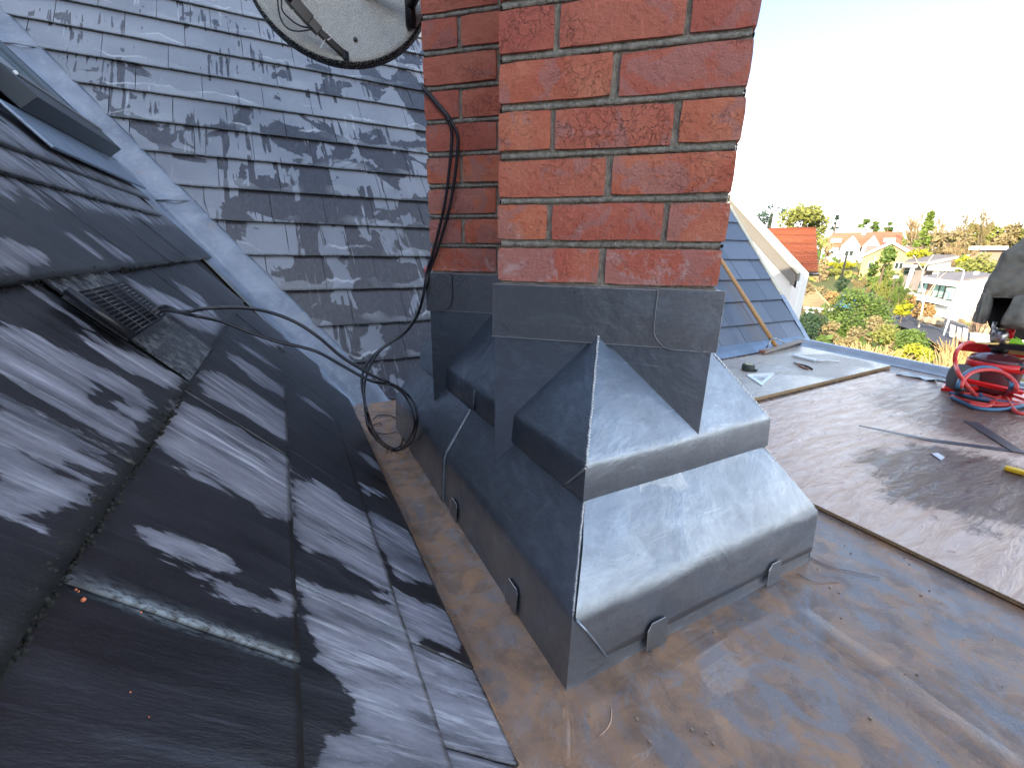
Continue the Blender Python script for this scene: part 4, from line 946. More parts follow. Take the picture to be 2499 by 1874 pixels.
for pa in ([(615, -40, .09), (608, 5, .075), (613, 28, .07), (640, 52, .062), (662, 60, .05), (690, 62, .038)], [(606, -40, .09), (600, 0, .075), (606, 40, .068), (622, 62, .06), (645, 68, .055), (675, 64, .045)]):
    m = MB(); m.tube(spline([onray(*q) for q in pa], 8), 0.0022, 7); m.ob('feed_cable', M_CABLE, ST, True)
m = MB(); q = onray(768, 88, -0.03); m.lathe(q, nd, [(-0.002, 0.0065), (0.006, 0.0065), (0.008, 0.004)], 12); m.ob('bolt', M_DARKMETAL, ST, True)
BK = shaftpt(1, -0.004, 0.10, 0); BK.z = 1.50
m = MB(); c_ = DC - nd * 0.05; m.tube([c_, c_ - nd * 0.04 + da * 0.02, (c_ - nd * .05).lerp(BK, 0.6), BK], 0.014, 10); m.ob('wall_bracket', M_BLACK, ST, True)
q = dep(*D_(888, 60), 1.36); m = MB(); m.tube([q + Vector((0.0, 0.0, 0.09)), q - Vector((0, 0, 0.0))], 0.0165, 14); m.ob('mast_tube', M_BLACK, ST, True)
m = MB(); m.tube([q + Vector((0, 0, 0.06)), shaftpt(1, 0.0, 0.06, 0) + Vector((0, 0, q.z + 0.06))], 0.018, 8); m.ob('wall_bracket', M_BLACK, ST, True)

# ================================================================== BOARDS AND TOOLS ON THE FLAT ROOF
m = MB(); T = 0.010
poly = [(0.985, -1.6), (0.985, 0.74), (1.50, 0.765), (3.05, 0.815), (3.18, 0.4), (3.02, -0.6), (2.85, -1.6)]
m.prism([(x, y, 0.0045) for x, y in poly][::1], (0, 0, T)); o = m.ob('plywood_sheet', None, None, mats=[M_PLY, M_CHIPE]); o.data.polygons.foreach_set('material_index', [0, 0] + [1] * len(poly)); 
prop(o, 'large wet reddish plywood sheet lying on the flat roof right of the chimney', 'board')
m = MB(); poly = [(0.80, 0.80), (3.27, 0.86), (3.36, 1.50), (2.9, 1.47), (0.80, 1.38)]
m.prism([(x, y, 0.0045) for x, y in poly], (0, 0, 0.020)); o = m.ob('chipboard_sheet', None, None, mats=[M_CHIP, M_CHIPE]); o.data.polygons.foreach_set('material_index', [0, 0] + [1] * len(poly))
prop(o, 'grey damp chipboard sheet with a rough yellow edge below the far slates', 'board')
ZP, ZC = 0.0150, 0.0250
def e_at(px, py, z):
    p = hz_(px, py, z); f = Vector((p.x - CAM_P.x, p.y - CAM_P.y, 0)).normalized(); r = Vector((f.y, -f.x, 0)); return p, r, f
z3 = lambda a, b: (1700 + a / 2.765, 450 + b / 2.765)
z8 = lambda a, b: (1950 + a / 3.687, 850 + b / 3.687)
zv = lambda a, b: (1750 + a / 3.687, 450 + b / 3.687)
# tape measure
p, r, f = e_at(*z3(345, 1256), ZC)
TM = thing('tape_measure', p, 'small black and yellow tape measure standing on the chipboard', 'tape measure')
def dome(poly, h): m = MB(); m.prism(poly, (0, 0, h)); return m
m = MB(); m.tube_raw([p + Vector((0, 0, 0.0)), p + Vector((0, 0, 0.006)), p + Vector((0, 0, 0.036)), p + Vector((0, 0, 0.042))], [0.034, 0.038, 0.038, 0.033], Vector((0, 0, 1)), 20, 0); m.ob('case', flat('tape_case', (0.05, 0.06, 0.05), 0.5), TM, True)
m = MB(); m.tube_raw([p + Vector((0, 0, 0.0425)), p + Vector((0, 0, 0.045))], [0.024, 0.022], Vector((0, 0, 1)), 16, 0); m.ob('badge', flat('tape_badge', (0.55, 0.50, 0.25), 0.4), TM)
m = MB(); m.box((-0.008, -0.006, 0), (0.014, 0.006, 0.014), 0, Matrix.Translation(p + r * 0.042)); m.ob('hook', M_DARKMETAL, TM)
# speed square: triangle with slot
pts_ = [z3(335, 1290), z3(525, 1284), z3(440, 1360)]
P3 = [hz_(*q, ZC + 0.001) for q in pts_]; cen = (P3[0] + P3[1] + P3[2]) / 3
M_ALU = flat('aluminium', (0.78, 0.80, 0.82), 0.35, 0.4, 0.08)
SQ = thing('roofing_square', cen, 'pale triangular roofing square lying on the chipboard', 'square')
inn = [cen + (q - cen) * 0.52 for q in P3]
V = [q for q in P3] + inn; V += [q + Vector((0, 0, 0.004)) for q in V]; F_ = []
for i in range(3):
    j = (i + 1) % 3; F_ += [(6 + i, 6 + j, 9 + j, 9 + i), (i, j, 6 + j, 6 + i), (3 + j, 3 + i, 9 + i, 9 + j), (j, i, 3 + i, 3 + j)]
obj('plate', V, F_, M_ALU, SQ)
m = MB(); a_, b_ = P3[0].lerp(P3[2], 0.25), P3[1].lerp(P3[2], 0.22); m.prism([a_.lerp(b_, .1) + Vector((0, 0, .0005)), a_.lerp(b_, .9) + Vector((0, 0, .0005)), a_.lerp(b_, .9) + (P3[2] - cen) * .12 + Vector((0, 0, .0005)), a_.lerp(b_, .1) + (P3[2] - cen) * .12 + Vector((0, 0, .0005))], (0, 0, 0.0028)); m.ob('cross_bar', M_ALU, SQ)
m = MB(); e0 = P3[0]; e1 = P3[1]; m.prism([e0, e1, e1 + (cen - e1) * 0.08, e0 + (cen - e0) * 0.08], (0, 0, 0.012)); m.ob('fence', M_ALU, SQ)
# pale bar and pliers
a_, b_ = hz_(*z3(655, 1163), ZC), hz_(*z3(808, 1200), ZC); t = (b_ - a_).normalized(); s_ = Vector((-t.y, t.x, 0))
m = MB(); m.prism([a_ - s_ * .016, b_ - s_ * .020, b_ + s_ * .020, a_ + s_ * .016], (0, 0, 0.018)); o = m.ob('dressing_tool', flat('pale_plastic', (0.72, 0.77, 0.80), 0.35), None); bevel(o, 0.005); prop(o, 'flat pale plastic lead dressing bar near the roof edge', 'tool')
c2 = hz_(*z3(955, 1200), ZC); m = MB(); m.tube([b_ + Vector((0, 0, .009)), b_.lerp(c2, .5) + Vector((0, 0, .012)), c2 + Vector((0, 0, 0.006))], [0.009, 0.007, 0.004], 8)
prop(m.ob('metal_rod', M_ALU, None, True), 'thin grey rod beside the pale dressing bar', 'rod')
a_, b_ = hz_(*z3(655, 1205), ZC), hz_(*z3(765, 1253), ZC); t = (b_ - a_).normalized(); s_ = Vector((-t.y, t.x, 0)); cpl = a_.lerp(b_, 0.28)
PL = thing('pliers', cpl, 'open black handled pliers on the chipboard', 'pliers')
M_STEEL = flat('steel', (0.5, 0.5, 0.5), 0.3, 0.9)
for sg in (-1, 1):
    m = MB(); m.tube(spline([cpl, cpl.lerp(b_, .35) + s_ * .020 * sg, cpl.lerp(b_, .7) + s_ * .022 * sg, b_ + s_ * .012 * sg], 5), [0.005] * 5 + [0.0065] * 11, 7); [setattr(v, 'z', v.z + 0.007) for v in m.v]; m.ob('handle', M_BLACK if sg > 0 else flat('worn_grip', (0.35, 0.16, 0.1), 0.6), PL, True)
    m = MB(); m.tube([cpl, cpl.lerp(a_, .5) + s_ * .008 * sg, a_ + s_ * .005 * sg], [0.007, 0.006, 0.002], 6); [setattr(v, 'z', v.z + 0.007) for v in m.v]; m.ob('jaw', M_STEEL, PL, True)
m = MB(); m.tube_raw([cpl + Vector((0, 0, .001)), cpl + Vector((0, 0, .017))], [0.009, 0.009], Vector((0, 0, 1)), 12, 0); m.ob('pivot', M_STEEL, PL)
# V of lead offcut (adjustable bevel): long tapering arm and short arm
def strip(px, w0, w1, z, th, name, mat, label, cat, lift=0.0):
    m = MB()
    for (A, B, wa, wb, hh) in px:
        a_, b_ = hz_(*A, z), hz_(*B, z); t = (b_ - a_).normalized(); s_ = Vector((-t.y, t.x, 0)); lf = Vector((0, 0, hh))
        m.prism([a_ - s_ * wa + lf, b_ - s_ * wb, b_ + s_ * wb, a_ + s_ * wa + lf], (0, 0, th))
    o = m.ob(name, mat, None); prop(o, label, cat); return o
strip([(z8(530, 735), z8(1200, 830), 0.006, 0.016, 0.02), (z8(1200, 830), z8(2010, 935), 0.016, 0.017, 0.0), (z8(1980, 945), z8(1540, 660), 0.020, 0.026, 0.003)], 0, 0, ZP, 0.0022, 'lead_offcut', flat('offcut_lead', (0.10, 0.10, 0.115), 0.4, 0.6, 0.4, 12), 'long dark V-shaped lead offcut lying on the plywood', 'offcut')
m = MB(); m.prism([hz_(*q, ZP) for q in (z8(1190, 950), z8(1250, 945), z8(1310, 985), z8(1275, 1010))], (0, 0, 0.003)); prop(m.ob('lead_offcut', M_ALU, None), 'tiny diamond-shaped metal scrap on the dark painted reflection', 'offcut')
# curled scrap of lead
A, B = hz_(*z8(865, 240), ZP), hz_(*z8(1340, 330), ZP); t = (B - A); s_ = Vector((-t.y, t.x, 0)).normalized()
V, F_ = grid(lambda a, b: A + t * a + s_ * (b * 0.11 * sin(pi * min(1, a * 1.15 + .08)) ** 0.5 * (1 if a < .87 else .4) + 0.0) + Vector((0, 0, 0.002 + 0.020 * (1 - b) * abs(sin(a * 5.5)) + 0.006 * b * sin(a * 9))), 26, 5)
o = obj('lead_offcut', V, F_, M_LEADOLD, None, True); o.modifiers.new('s', 'SOLIDIFY').thickness = 0.002; prop(o, 'curled pale lead scrap lying near the gas trolley', 'offcut')
# knife
a_, b_ = hz_(*z8(1842, 1090), ZP), hz_(*z8(1960, 1122), ZP); t = (b_ - a_).normalized(); s_ = Vector((-t.y, t.x, 0))
KN = thing('utility_knife', a_, 'yellow and black utility knife on the plywood at the right', 'knife')
M_YEL = flat('yellow_plastic', (0.85, 0.55, 0.03), 0.4)
m = MB(); m.prism([a_ - s_ * .012, a_ + t * .05 - s_ * .013, a_ + t * .05 + s_ * .013, a_ + s_ * .012], (0, 0, 0.016)); bevel(m.ob('handle_end', M_YEL, KN), 0.004)
m = MB(); m.prism([a_ + t * .0505 - s_ * .013, a_ + t * .17 - s_ * .012, a_ + t * .17 + s_ * .012, a_ + t * .0505 + s_ * .013], (0, 0, 0.0155)); bevel(m.ob('handle_grip', M_BLACK, KN), 0.004)
m = MB(); m.prism([a_ + t * .171 - s_ * .008 + Vector((0, 0, .006)), a_ + t * .21 - s_ * .002 + Vector((0, 0, .006)), a_ + t * .20 + s_ * .008 + Vector((0, 0, .006)), a_ + t * .171 + s_ * .008 + Vector((0, 0, .006))], (0, 0, 0.001)); m.ob('blade', M_STEEL, KN)
# broad floor squeegee with wooden handle
hA, hB = hz_(*zv(395, 1517), 0.035), hz_(*zv(748, 1412), 0.06)
BR = thing('floor_squeegee', hA.lerp(hB, .4), 'wide floor squeegee with a long wooden handle leaning on the far slates', 'squeegee')
t = (hB - hA).normalized(); s_ = Vector((-t.y, t.x, 0)).normalized()
m = MB(); m.prism([hA - s_ * .028, hB - s_ * .028, hB + s_ * .020, hA + s_ * .020], (0, 0, 0.014)); M_GREYW = flat('weathered_wood', (0.36, 0.31, 0.26), 0.7, 0, 0.3, 30); bevel(m.ob('head', M_GREYW, BR), 0.002)
m = MB(); m.box((-.001, -.026, -.001), (.06, .018, .0165), 0, Matrix.Translation(hA) @ Matrix.Rotation(math.atan2(t.y, t.x), 4, 'Z')); m.ob('head_end', flat('rusty_wood', (0.30, 0.12, 0.06), 0.7), BR)
m = MB(); m.prism([hA - s_ * .012 - Vector((0, 0, .001)), hB - s_ * .012 - Vector((0, 0, .001)), hB - s_ * .006 - Vector((0, 0, .001)), hA - s_ * .006 - Vector((0, 0, .001))], (0, 0, -0.026)); m.ob('rubber_blade', M_BLACK, BR)
hb = hit(*zv(525, 1452), (0, 0, 1), (0, 0, 0.065)); n2 = RP(0, 0, 1) - RP(0, 0, 0)
ht = hit(*zv(55, 715), n2, RP(0, 0, 0.055)); hd = (ht - hb)
m = MB(); m.tube([hb, hb + hd * 0.5, ht, hb + hd * 1.35], [0.0165, 0.0165, 0.016, 0.016], 12); M_WOOD = flat('handle_wood', (0.56, 0.30, 0.11), 0.5, 0, 0.25, 25); m.ob('handle', M_WOOD, BR, True)
for q in (z3(430, 1140), z3(600, 1075)): pass
w1 = hz_(*zv(445, 1470), 0.05); w2 = dep(*zv(490, 1390), facedepth(hb) ) ; w3 = dep(*zv(535, 1388), facedepth(hb)); w4 = hz_(*zv(615, 1432), 0.055)
m = MB(); m.tube([w1, w2], 0.006, 6); m.tube([w2, w3], 0.006, 6); m.tube([w3, w4], 0.005, 6); m.ob('bracket', M_STEEL, BR, True)

# ================================================================== GAS TROLLEY, HOSES, JACKET
M_RED = flat('red_paint', (0.72, 0.012, 0.012), 0.3, 0, 0.1); M_MAR = flat('maroon_cylinder_paint', (0.11, 0.028, 0.032), 0.28, 0, 0.35, 9)
M_RUB = flat('tyre_rubber', (0.11, 0.11, 0.115), 0.75, 0, 0.3, 40); M_BRASS = flat('brass', (0.62, 0.45, 0.18), 0.35, 0.8); M_HRED = flat('red_hose', (0.72, 0.075, 0.065), 0.4); M_HBLU = flat('blue_hose', (0.05, 0.16, 0.28), 0.4)
zt = lambda a, b: (2300 + a / 6.638, 780 + b / 6.638)
def TP(a, b, d): return dep(*zt(a, b), d)
base = hz_(*zt(800, 1160), 0.015); dB = facedepth(base) 
TR = thing('gas_trolley', base, 'red two-wheeled trolley carrying a maroon gas cylinder at the roof edge', 'trolley')
# upright cylinder
cy = hz_(*zt(770, 1150), 0.03); dC = facedepth(cy + Vector((0, 0, .1)))
pxm = (dep(*zt(1100, 900), dC) - dep(*zt(470, 900), dC)).length; rc = pxm / 2
topz = dep(*zt(800, 520), dC).z; sh_ = dep(*zt(800, 640), dC).z
cy = Vector((dep(*zt(800, 900), dC).x, dep(*zt(800, 900), dC).y, 0.03))
m = MB(); m.tube_raw([cy + Vector((0, 0, z)) for z in (0, .012, .03, sh_ - .03, sh_ - .015, sh_ + (topz - sh_) * .35 - .03, sh_ + (topz - sh_) * .75 - .03, topz - .032, topz - .03)], [rc * .8, rc * .95, rc, rc, rc * .985, rc * .9, rc * .68, rc * .35, rc * .1], Vector((0, 0, 1)), 32, 0); m.ob('gas_cylinder', M_MAR, TR, True)
ex = Vector((ray(2420, 900).x, ray(2420, 900).y, 0)).normalized(); er = Vector((ex.y, -ex.x, 0))
def tb(name, pts, w, mat, seg=4, par=TR): m = MB(); m.tube(pts, w, seg); return m.ob(name, mat, par)
zb_ = dep(*zt(800, 715), dC).z
def arc(z, r, a0, a1, n=12): return [cy + Vector((0, 0, z - .03)) + (er * cos(t) - ex * sin(t)) * r for t in [a0 + (a1 - a0) * i / n for i in range(n + 1)]]
m = MB(); A = arc(zb_, rc + .004, radians(-8), radians(188)); V = []; 
for p in A: V += [p + Vector((0, 0, -.021)), p + Vector((0, 0, .021))]
m.add(V, [(2 * i, 2 * i + 2, 2 * i + 3, 2 * i + 1) for i in range(len(A) - 1)]); o = m.ob('red_strap', M_RED, TR, True); o.modifiers.new('s', 'SOLIDIFY').thickness = 0.004
tb('frame_rail', [TP(380, 985, dC - .16), TP(1290, 1185, dC - .20)], 0.013, M_RED)
tb('frame_rail', [cy + er * (rc + .01) + Vector((0, 0, zb_ - .03)), cy + er * (rc + .30) + Vector((0, 0, zb_ - .035))], 0.017, M_RED)
tb('frame_rail', [TP(330, 1090, dC - .15), TP(560, 1120, dC - .15)], 0.011, M_RED)
MB().box((-.17, -.12, -.006), (.30, .14, .006), 0, Matrix.Translation(cy + Vector((0, 0, -.008))) @ Matrix.Rotation(math.atan2(er.y, er.x), 4, 'Z')).ob('base_plate', M_RED, TR)
MB().box((-.17, .10, 0), (.30, .115, .05), 0, Matrix.Translation(cy + Vector((0, 0, topz - .055))) @ Matrix.Rotation(math.atan2(er.y, er.x), 4, 'Z')).ob('back_rail', M_RED, TR)
def wheel(c, ax, r, w):
    m = MB(); prof_ = [(-w / 2, r * .62), (-w / 2, r * .9), (-w * .3, r * .99), (0, r), (w * .3, r * .99), (w / 2, r * .9), (w / 2, r * .62)]; m.lathe(c, ax, prof_, 28)
    o = m.ob('wheel', M_RUB, TR, True)
    m = MB(); m.lathe(c, ax, [(-w * .52, r * .2), (-w * .52, r * .6), (w * .52, r * .6), (w * .52, r * .2)], 20); m.ob('rim', M_DARKMETAL, o)
wc = dep(*zt(370, 800), dC + 0.03); wr = abs(dep(*zt(400, 560), dC + .03).z - dep(*zt(300, 1060), dC + .03).z) / 2
wc.z = wr + 0.004; wheel(wc, er * 0.93 + ex * 0.36, wr, 0.085)
wc2 = wc + er * 0.46; wheel(wc2, er * 0.93 + ex * 0.36, wr, 0.085)
tb('axle', [wc, wc2], 0.008, M_STEEL, 8)
# push handle the jacket hangs on
hx = cy + er * 0.16 + ex * 0.10
tb('push_handle', [Vector((hx.x, hx.y, 0.02)), Vector((hx.x, hx.y, 0.80)) + er * 0.02], 0.014, M_RED, 8)
tb('push_handle', [Vector((hx.x, hx.y, 0.02)) + er * 0.26, Vector((hx.x, hx.y, 0.80)) + er * 0.28], 0.014, M_RED, 8)
tb('push_handle', [Vector((hx.x, hx.y, 0.80)) - er * 0.02, Vector((hx.x, hx.y, 0.80)) + er * 0.32], 0.014, M_BLACK, 8)
# regulator and valves
dV = dC - 0.06
m = MB(); m.lathe(TP(930, 480, dC), (0, 0, 1), [(-.02, .03), (.0, .035), (.02, .028), (.035, .012)], 14); m.ob('cylinder_collar', M_DARKMETAL, TR, True)
MB().box((-.055, -.03, -.014), (.16, .03, .014), 0, Matrix.Translation(TP(990, 425, dV)) @ Matrix.Rotation(math.atan2(er.y, er.x), 4, 'Z')).ob('manifold', M_BLACK, TR)
m = MB(); m.lathe(TP(920, 270, dV), er - ex * .4, [(-.03, .02), (-.02, .036), (.02, .036), (.03, .02)], 16); m.ob('regulator', M_STEEL, TR, True)
m = MB(); m.lathe(TP(1060, 215, dV), er, [(-.012, .022), (-.008, .030), (.02, .030), (.024, .024)], 16); m.ob('regulator_knob', M_RED, TR, True)
m = MB(); m.lathe(TP(1000, 180, dV + .02), er, [(-.02, .018), (.02, .018)], 12); m.ob('brass_fitting', M_BRASS, TR, True); m = MB(); m.lathe(TP(1005, 365, dV), (0, 0, 1), [(-.015, .018), (.015, .018)], 10); m.ob('brass_fitting', M_BRASS, TR, True); m = MB(); m.lathe(TP(1200, 670, dV - .02), (0, 0, 1), [(-.02, .017), (.02, .017)], 10); m.ob('brass_fitting', M_BRASS, TR, True); m = MB(); m.lathe(TP(1140, 880, dV - .03), (0, 0, 1), [(-.05, .013), (.045, .013)], 10); m.ob('brass_fitting', M_BRASS, TR, True)
m = MB(); m.lathe(TP(1185, 765, dV - .05), -ex, [(-.01, .030), (.008, .030), (.014, .018), (.02, .006)], 20); m.ob('valve_wheel', M_BLACK, TR, True)
m = MB(); m.tube([TP(780, 240, dV), TP(815, 140, dV), TP(850, 40, dV)], [0.008, 0.006, 0.009], 8); m.tube([TP(815, 140, dV), TP(885, 135, dV)], 0.004, 6); m.tube(spline([TP(885, 140, dV), TP(900, 200, dV), TP(960, 240, dV)], 4), 0.007, 7); m.ob('torch_tip', M_STEEL, TR, True)
m = MB(); m.tube([TP(500, 372, dV), TP(690, 385, dV), TP(860, 390, dV), TP(930, 400, dV)], [0.0045, 0.005, 0.011, 0.011], 8); m.ob('torch_tube', M_BRASS, TR, True)
MB().box((0, -.012, -.012), (.085, .012, .012), 0, Matrix.Translation(TP(1080, 510, dV)) @ Matrix.Rotation(math.atan2(er.y, er.x), 4, 'Z')).ob('brass_plate', M_BRASS, TR)
# hoses
HR = thing('hose', hz_(*zt(700, 1370), .01), 'tangled red gas hose looping round the trolley wheel onto the plywood', 'hose')
HBL = thing('hose', hz_(*zt(500, 1350), .01), 'blue oxygen hose coiled with the red one in front of the trolley', 'hose')
dG = lambda a, b: facedepth(hz_(*zt(a, b), 0.025))
def hose(par, pts, mat, r=0.0092):
    P_ = [TP(a, b, d if d else dG(a, b)) if d is not None else hz_(*zt(a, b), 0.027) for a, b, d in pts]; m = MB(); m.tube(spline(P_, 9), r, 9); m.ob('hose_run', mat, par, True)
d1 = dC - 0.20; d2 = dC - 0.30
hose(HR, [(500, 370, dV), (430, 365, dV - .02), (320, 410, dV - .06), (240, 500, d1), (205, 600, d1), (210, 720, d1), (250, 850, d2), (330, 980, d2), (430, 1110, d2), (560, 1240, None), (720, 1300, None), (900, 1350, None), (1240, 1395, None)], M_HRED)
hose(HR, [(320, 1195, None), (300, 1100, d2), (330, 990, d2), (440, 880, d2 + .04), (600, 825, d2 + .05), (780, 815, d2 + .05), (960, 855, d2 + .04), (1110, 950, d2 + .02), (1190, 1050, d2 - .01), (1190, 1130, d2 - .02), (1120, 1180, None)], M_HRED)
hose(HR, [(150, 1235, None), (300, 1290, None), (480, 1340, None), (700, 1375, None), (950, 1390, None), (1200, 1380, None), (1290, 1360, None), (1500, 1300, None)], M_HRED)
hose(HR, [(560, 1150, None), (700, 1150, None), (900, 1180, None), (1150, 1240, None), (1400, 1330, None), (1600, 1400, None)], M_HRED)
hose(HR, [(280, 1200, None), (450, 1210, None), (640, 1215, None), (860, 1275, None), (1080, 1330, None), (1300, 1370, None)], M_HRED)
hose(HR, [(430, 1370, None), (600, 1400, None), (760, 1395, None), (900, 1260, None), (1010, 1260, None), (1200, 1500, None), (1500, 1520, None)], M_HRED)
hose(HBL, [(240, 1190, None), (245, 1100, d2), (300, 960, d2 + .02), (400, 860, d2 + .05), (540, 790, d2 + .07), (700, 770, d2 + .07), (860, 800, d2 + .07), (1000, 880, d2 + .06), (1110, 1000, d2 + .03), (1110, 1110, d2), (1030, 1180, None)], M_HBLU)
hose(HBL, [(120, 1185, None), (260, 1215, None), (480, 1260, None), (760, 1315, None), (950, 1355, None), (1120, 1370, None), (1280, 1390, None)], M_HBLU)
hose(HBL, [(600, 1190, None), (640, 1250, None), (780, 1300, None), (960, 1330, None), (1130, 1350, None)], M_HBLU)
hose(HBL, [(150, 1260, None), (330, 1345, None), (520, 1425, None), (760, 1455, None), (1000, 1450, None), (1290, 1400, None), (1500, 1330, None)], M_HBLU)
m = MB(); m.tube([TP(220, 1120, d2), TP(330, 1110, d2)], 0.016, 8); m.ob('hose_tie', M_BLACK, HBL, True)

# jacket
n = N('jacket_cloth', 0.85); P_ = n.co('pos'); w_ = n.noise(700, 2, 0.5, P_); f_ = n.noise(9, 4, 0.6, P_, 0.8)
M_JK = n.fin(n.mix(f_, (0.10, 0.094, 0.075), (0.165, 0.155, 0.125)), 0.8, n.bump(w_, 0.0006, 0.5, n.bump(n.noise(7, 2, 0.45, n.co('pos', scale=(0.6, 0.6, 1.6), rot=(0.6, 0.5, 0)), 0.8), 0.03, 0.6)))
M_LIN = flat('black_lining', (0.008, 0.009, 0.012), 0.6)
JK = thing('jacket', dep(2470, 640, dC), 'olive grey work jacket draped over the handle of the red trolley', 'jacket')
zj = lambda a, b: (2300 + a / 4.74, 540 + b / 4.74)
def loft(name, rows, mat, par, seg=36, fold=0.02, sd=0, up_ax=None):
    # rows: (left px, left py, right px, right py, depth, thickness)
    K = 4; fine_ = []
    for a_, b_ in zip(rows[:-1], rows[1:]): fine_ += [tuple(p + (q - p) * k / K for p, q in zip(a_, b_)) for k in range(K)]
    V = []; rows = fine_ + [rows[-1]]; nr = len(rows)
    for rj, (x0, y0, x1, y1, d, th) in enumerate(rows):
        ri = rj / K
        a_, b_ = dep(*zj(x0, y0), d), dep(*zj(x1, y1), d); c = (a_ + b_) / 2; h = (b_ - a_) / 2
        for j in range(seg):
            w = 2 * pi * j / seg; fo = fold * (nz3((cos(w) * 2.2 + sd, ri * .33, sin(w) * 2)) + 0.45 * (1 - 2 * abs(nz3((cos(w) * 3.2 + ri * .5 + sd, ri * .35, 4)))) + 0.25 * (0.5 - abs(nz3((cos(w) * 5.5 - ri * .9 + sd, ri * .8, 7)))) * 1.5)
            V.append(c + h * cos(w) + (-ex) * (th * sin(w) + fo * (0.4 + abs(sin(w)))) + Vector((0, 0, .3 * fo)))
    F_ = [(i * seg + j, i * seg + (j + 1) % seg, (i + 1) * seg + (j + 1) % seg, (i + 1) * seg + j) for i in range(nr - 1) for j in range(seg)]
    F_ += [tuple(range(seg))[::-1], tuple((nr - 1) * seg + j for j in range(seg))]
    o = obj(name, V, F_, mat, par, True); o.modifiers.new('sub', 'SUBSURF').levels = 1; o.modifiers['sub'].render_levels = 1; return o
dj = dC - 0.05
rows = [(1250, 90, 1500, 80, dj, .03), (1060, 130, 1620, 100, dj, .09), (940, 205, 1700, 160, dj, .12), (830, 290, 1720, 260, dj, .13), (680, 370, 1730, 360, dj, .13), (640, 460, 1740, 460, dj, .13), (600, 560, 1745, 560, dj, .14), (530, 660, 1750, 660, dj, .14), (480, 750, 1750, 760, dj, .14), (455, 840, 1750, 870, dj, .13), (445, 872, 1700, 925, dj, .12), (500, 880, 1690, 940, dj, .10)]
loft('jacket_body', rows, M_JK, JK, 72, 0.040, 1)
rows = [(450, 830, 600, 830, dj - .02, .05), (430, 900, 590, 910, dj - .02, .06), (400, 960, 580, 980, dj - .02, .062), (380, 1040, 560, 1050, dj - .03, .06), (350, 1110, 530, 1130, dj - .03, .055), (342, 1150, 505, 1185, dj - .03, .05), (355, 1160, 495, 1192, dj - .03, .035)]
loft('sleeve', rows, M_JK, JK, 40, 0.018, 5)
rows = [(830, 860, 1700, 860, dj - .10, .06), (790, 950, 1700, 930, dj - .11, .07), (740, 1040, 1700, 1010, dj - .11, .07), (690, 1120, 1700, 1100, dj - .11, .07), (660, 1190, 1700, 1200, dj - .11, .06), (720, 1230, 1690, 1265, dj - .11, .05), (800, 1250, 1600, 1280, dj - .11, .03)]
loft('hem_flap', rows, M_JK, JK, 56, 0.026, 8)
rows = [(470, 850, 1600, 900, dj + .04, .04), (520, 960, 1600, 960, dj + .04, .05), (500, 1080, 1600, 1080, dj + .04, .05), (520, 1180, 1600, 1200, dj + .04, .05), (560, 1280, 1600, 1290, dj + .04, .04), (580, 1360, 1600, 1400, dj + .05, .03)]
loft('lining', rows, M_LIN, JK, 24, 0.01, 3)
M_HV = flat('hi_vis_cloth', (0.36, 0.85, 0.02), 0.6)
P4 = [TP(1110, 190, dV + .04), TP(1050, 380, dV + .04), TP(1320, 415, dV + .04), TP(1500, 470, dV + .05), TP(1330, 380, dV + .045)]
V, F_ = grid(lambda a, b: P4[0].lerp(P4[4], a).lerp(P4[1].lerp(P4[2], a), b) - ex * (0.015 * nz3((a * 4, b * 4, 2))), 8, 6)
o = obj('work_vest', V, F_, M_HV, None, True); o.modifiers.new('s', 'SOLIDIFY').thickness = 0.004; prop(o, 'bright yellow-green hi-vis vest bunched under the jacket', 'vest')

# ================================================================== GROUND
HT = [(0, -5.0), (30, -5.0), (60, -5.5), (75, -5.0), (85, -4.2), (100, -2.3), (130, -0.3), (180, 2.0), (300, 4.5), (900, 9)]
def gz(r):
    for (a, za), (b, zb) in zip(HT[:-1], HT[1:]):
        if a <= r <= b: return za + (zb - za) * (r - a) / (b - a)
    return HT[-1][1]
V = []; RR = [0.5, 5, 10, 16, 22, 28, 34, 40, 46, 52, 58, 66, 74, 82, 92, 102, 115, 130, 150, 180, 230, 300, 450, 700, 1100]; SGN = 96
for r in RR:
    for j in range(SGN):
        w = 2 * pi * j / SGN; V.append(Vector((CAM_P.x + r * cos(w), CAM_P.y + r * sin(w), gz(r) + (0.5 * nz3((r * .05 * cos(w), r * .05 * sin(w), 0)) if r > 20 else 0))))
F_ = [(i * SGN + j, i * SGN + (j + 1) % SGN, (i + 1) * SGN + (j + 1) % SGN, (i + 1) * SGN + j) for i in range(len(RR) - 1) for j in range(SGN)] + [tuple(range(SGN))[::-1]]
n = N('garden_ground', 0.9); a_ = n.noise(0.25, 6, 0.65); b_ = n.noise(2.5, 5, 0.7)
c_ = n.mix(n.rng(a_, 0.4, 0.6), (0.10, 0.12, 0.03), (0.20, 0.14, 0.07)); c_ = n.mix(n.rng(b_, 0.45, 0.7, 0, .7), c_, (0.07, 0.06, 0.03))
o = obj('ground', V, F_, n.fin(c_, nrm=n.bump(b_, 0.2)), None, True); prop(o, kind='structure')
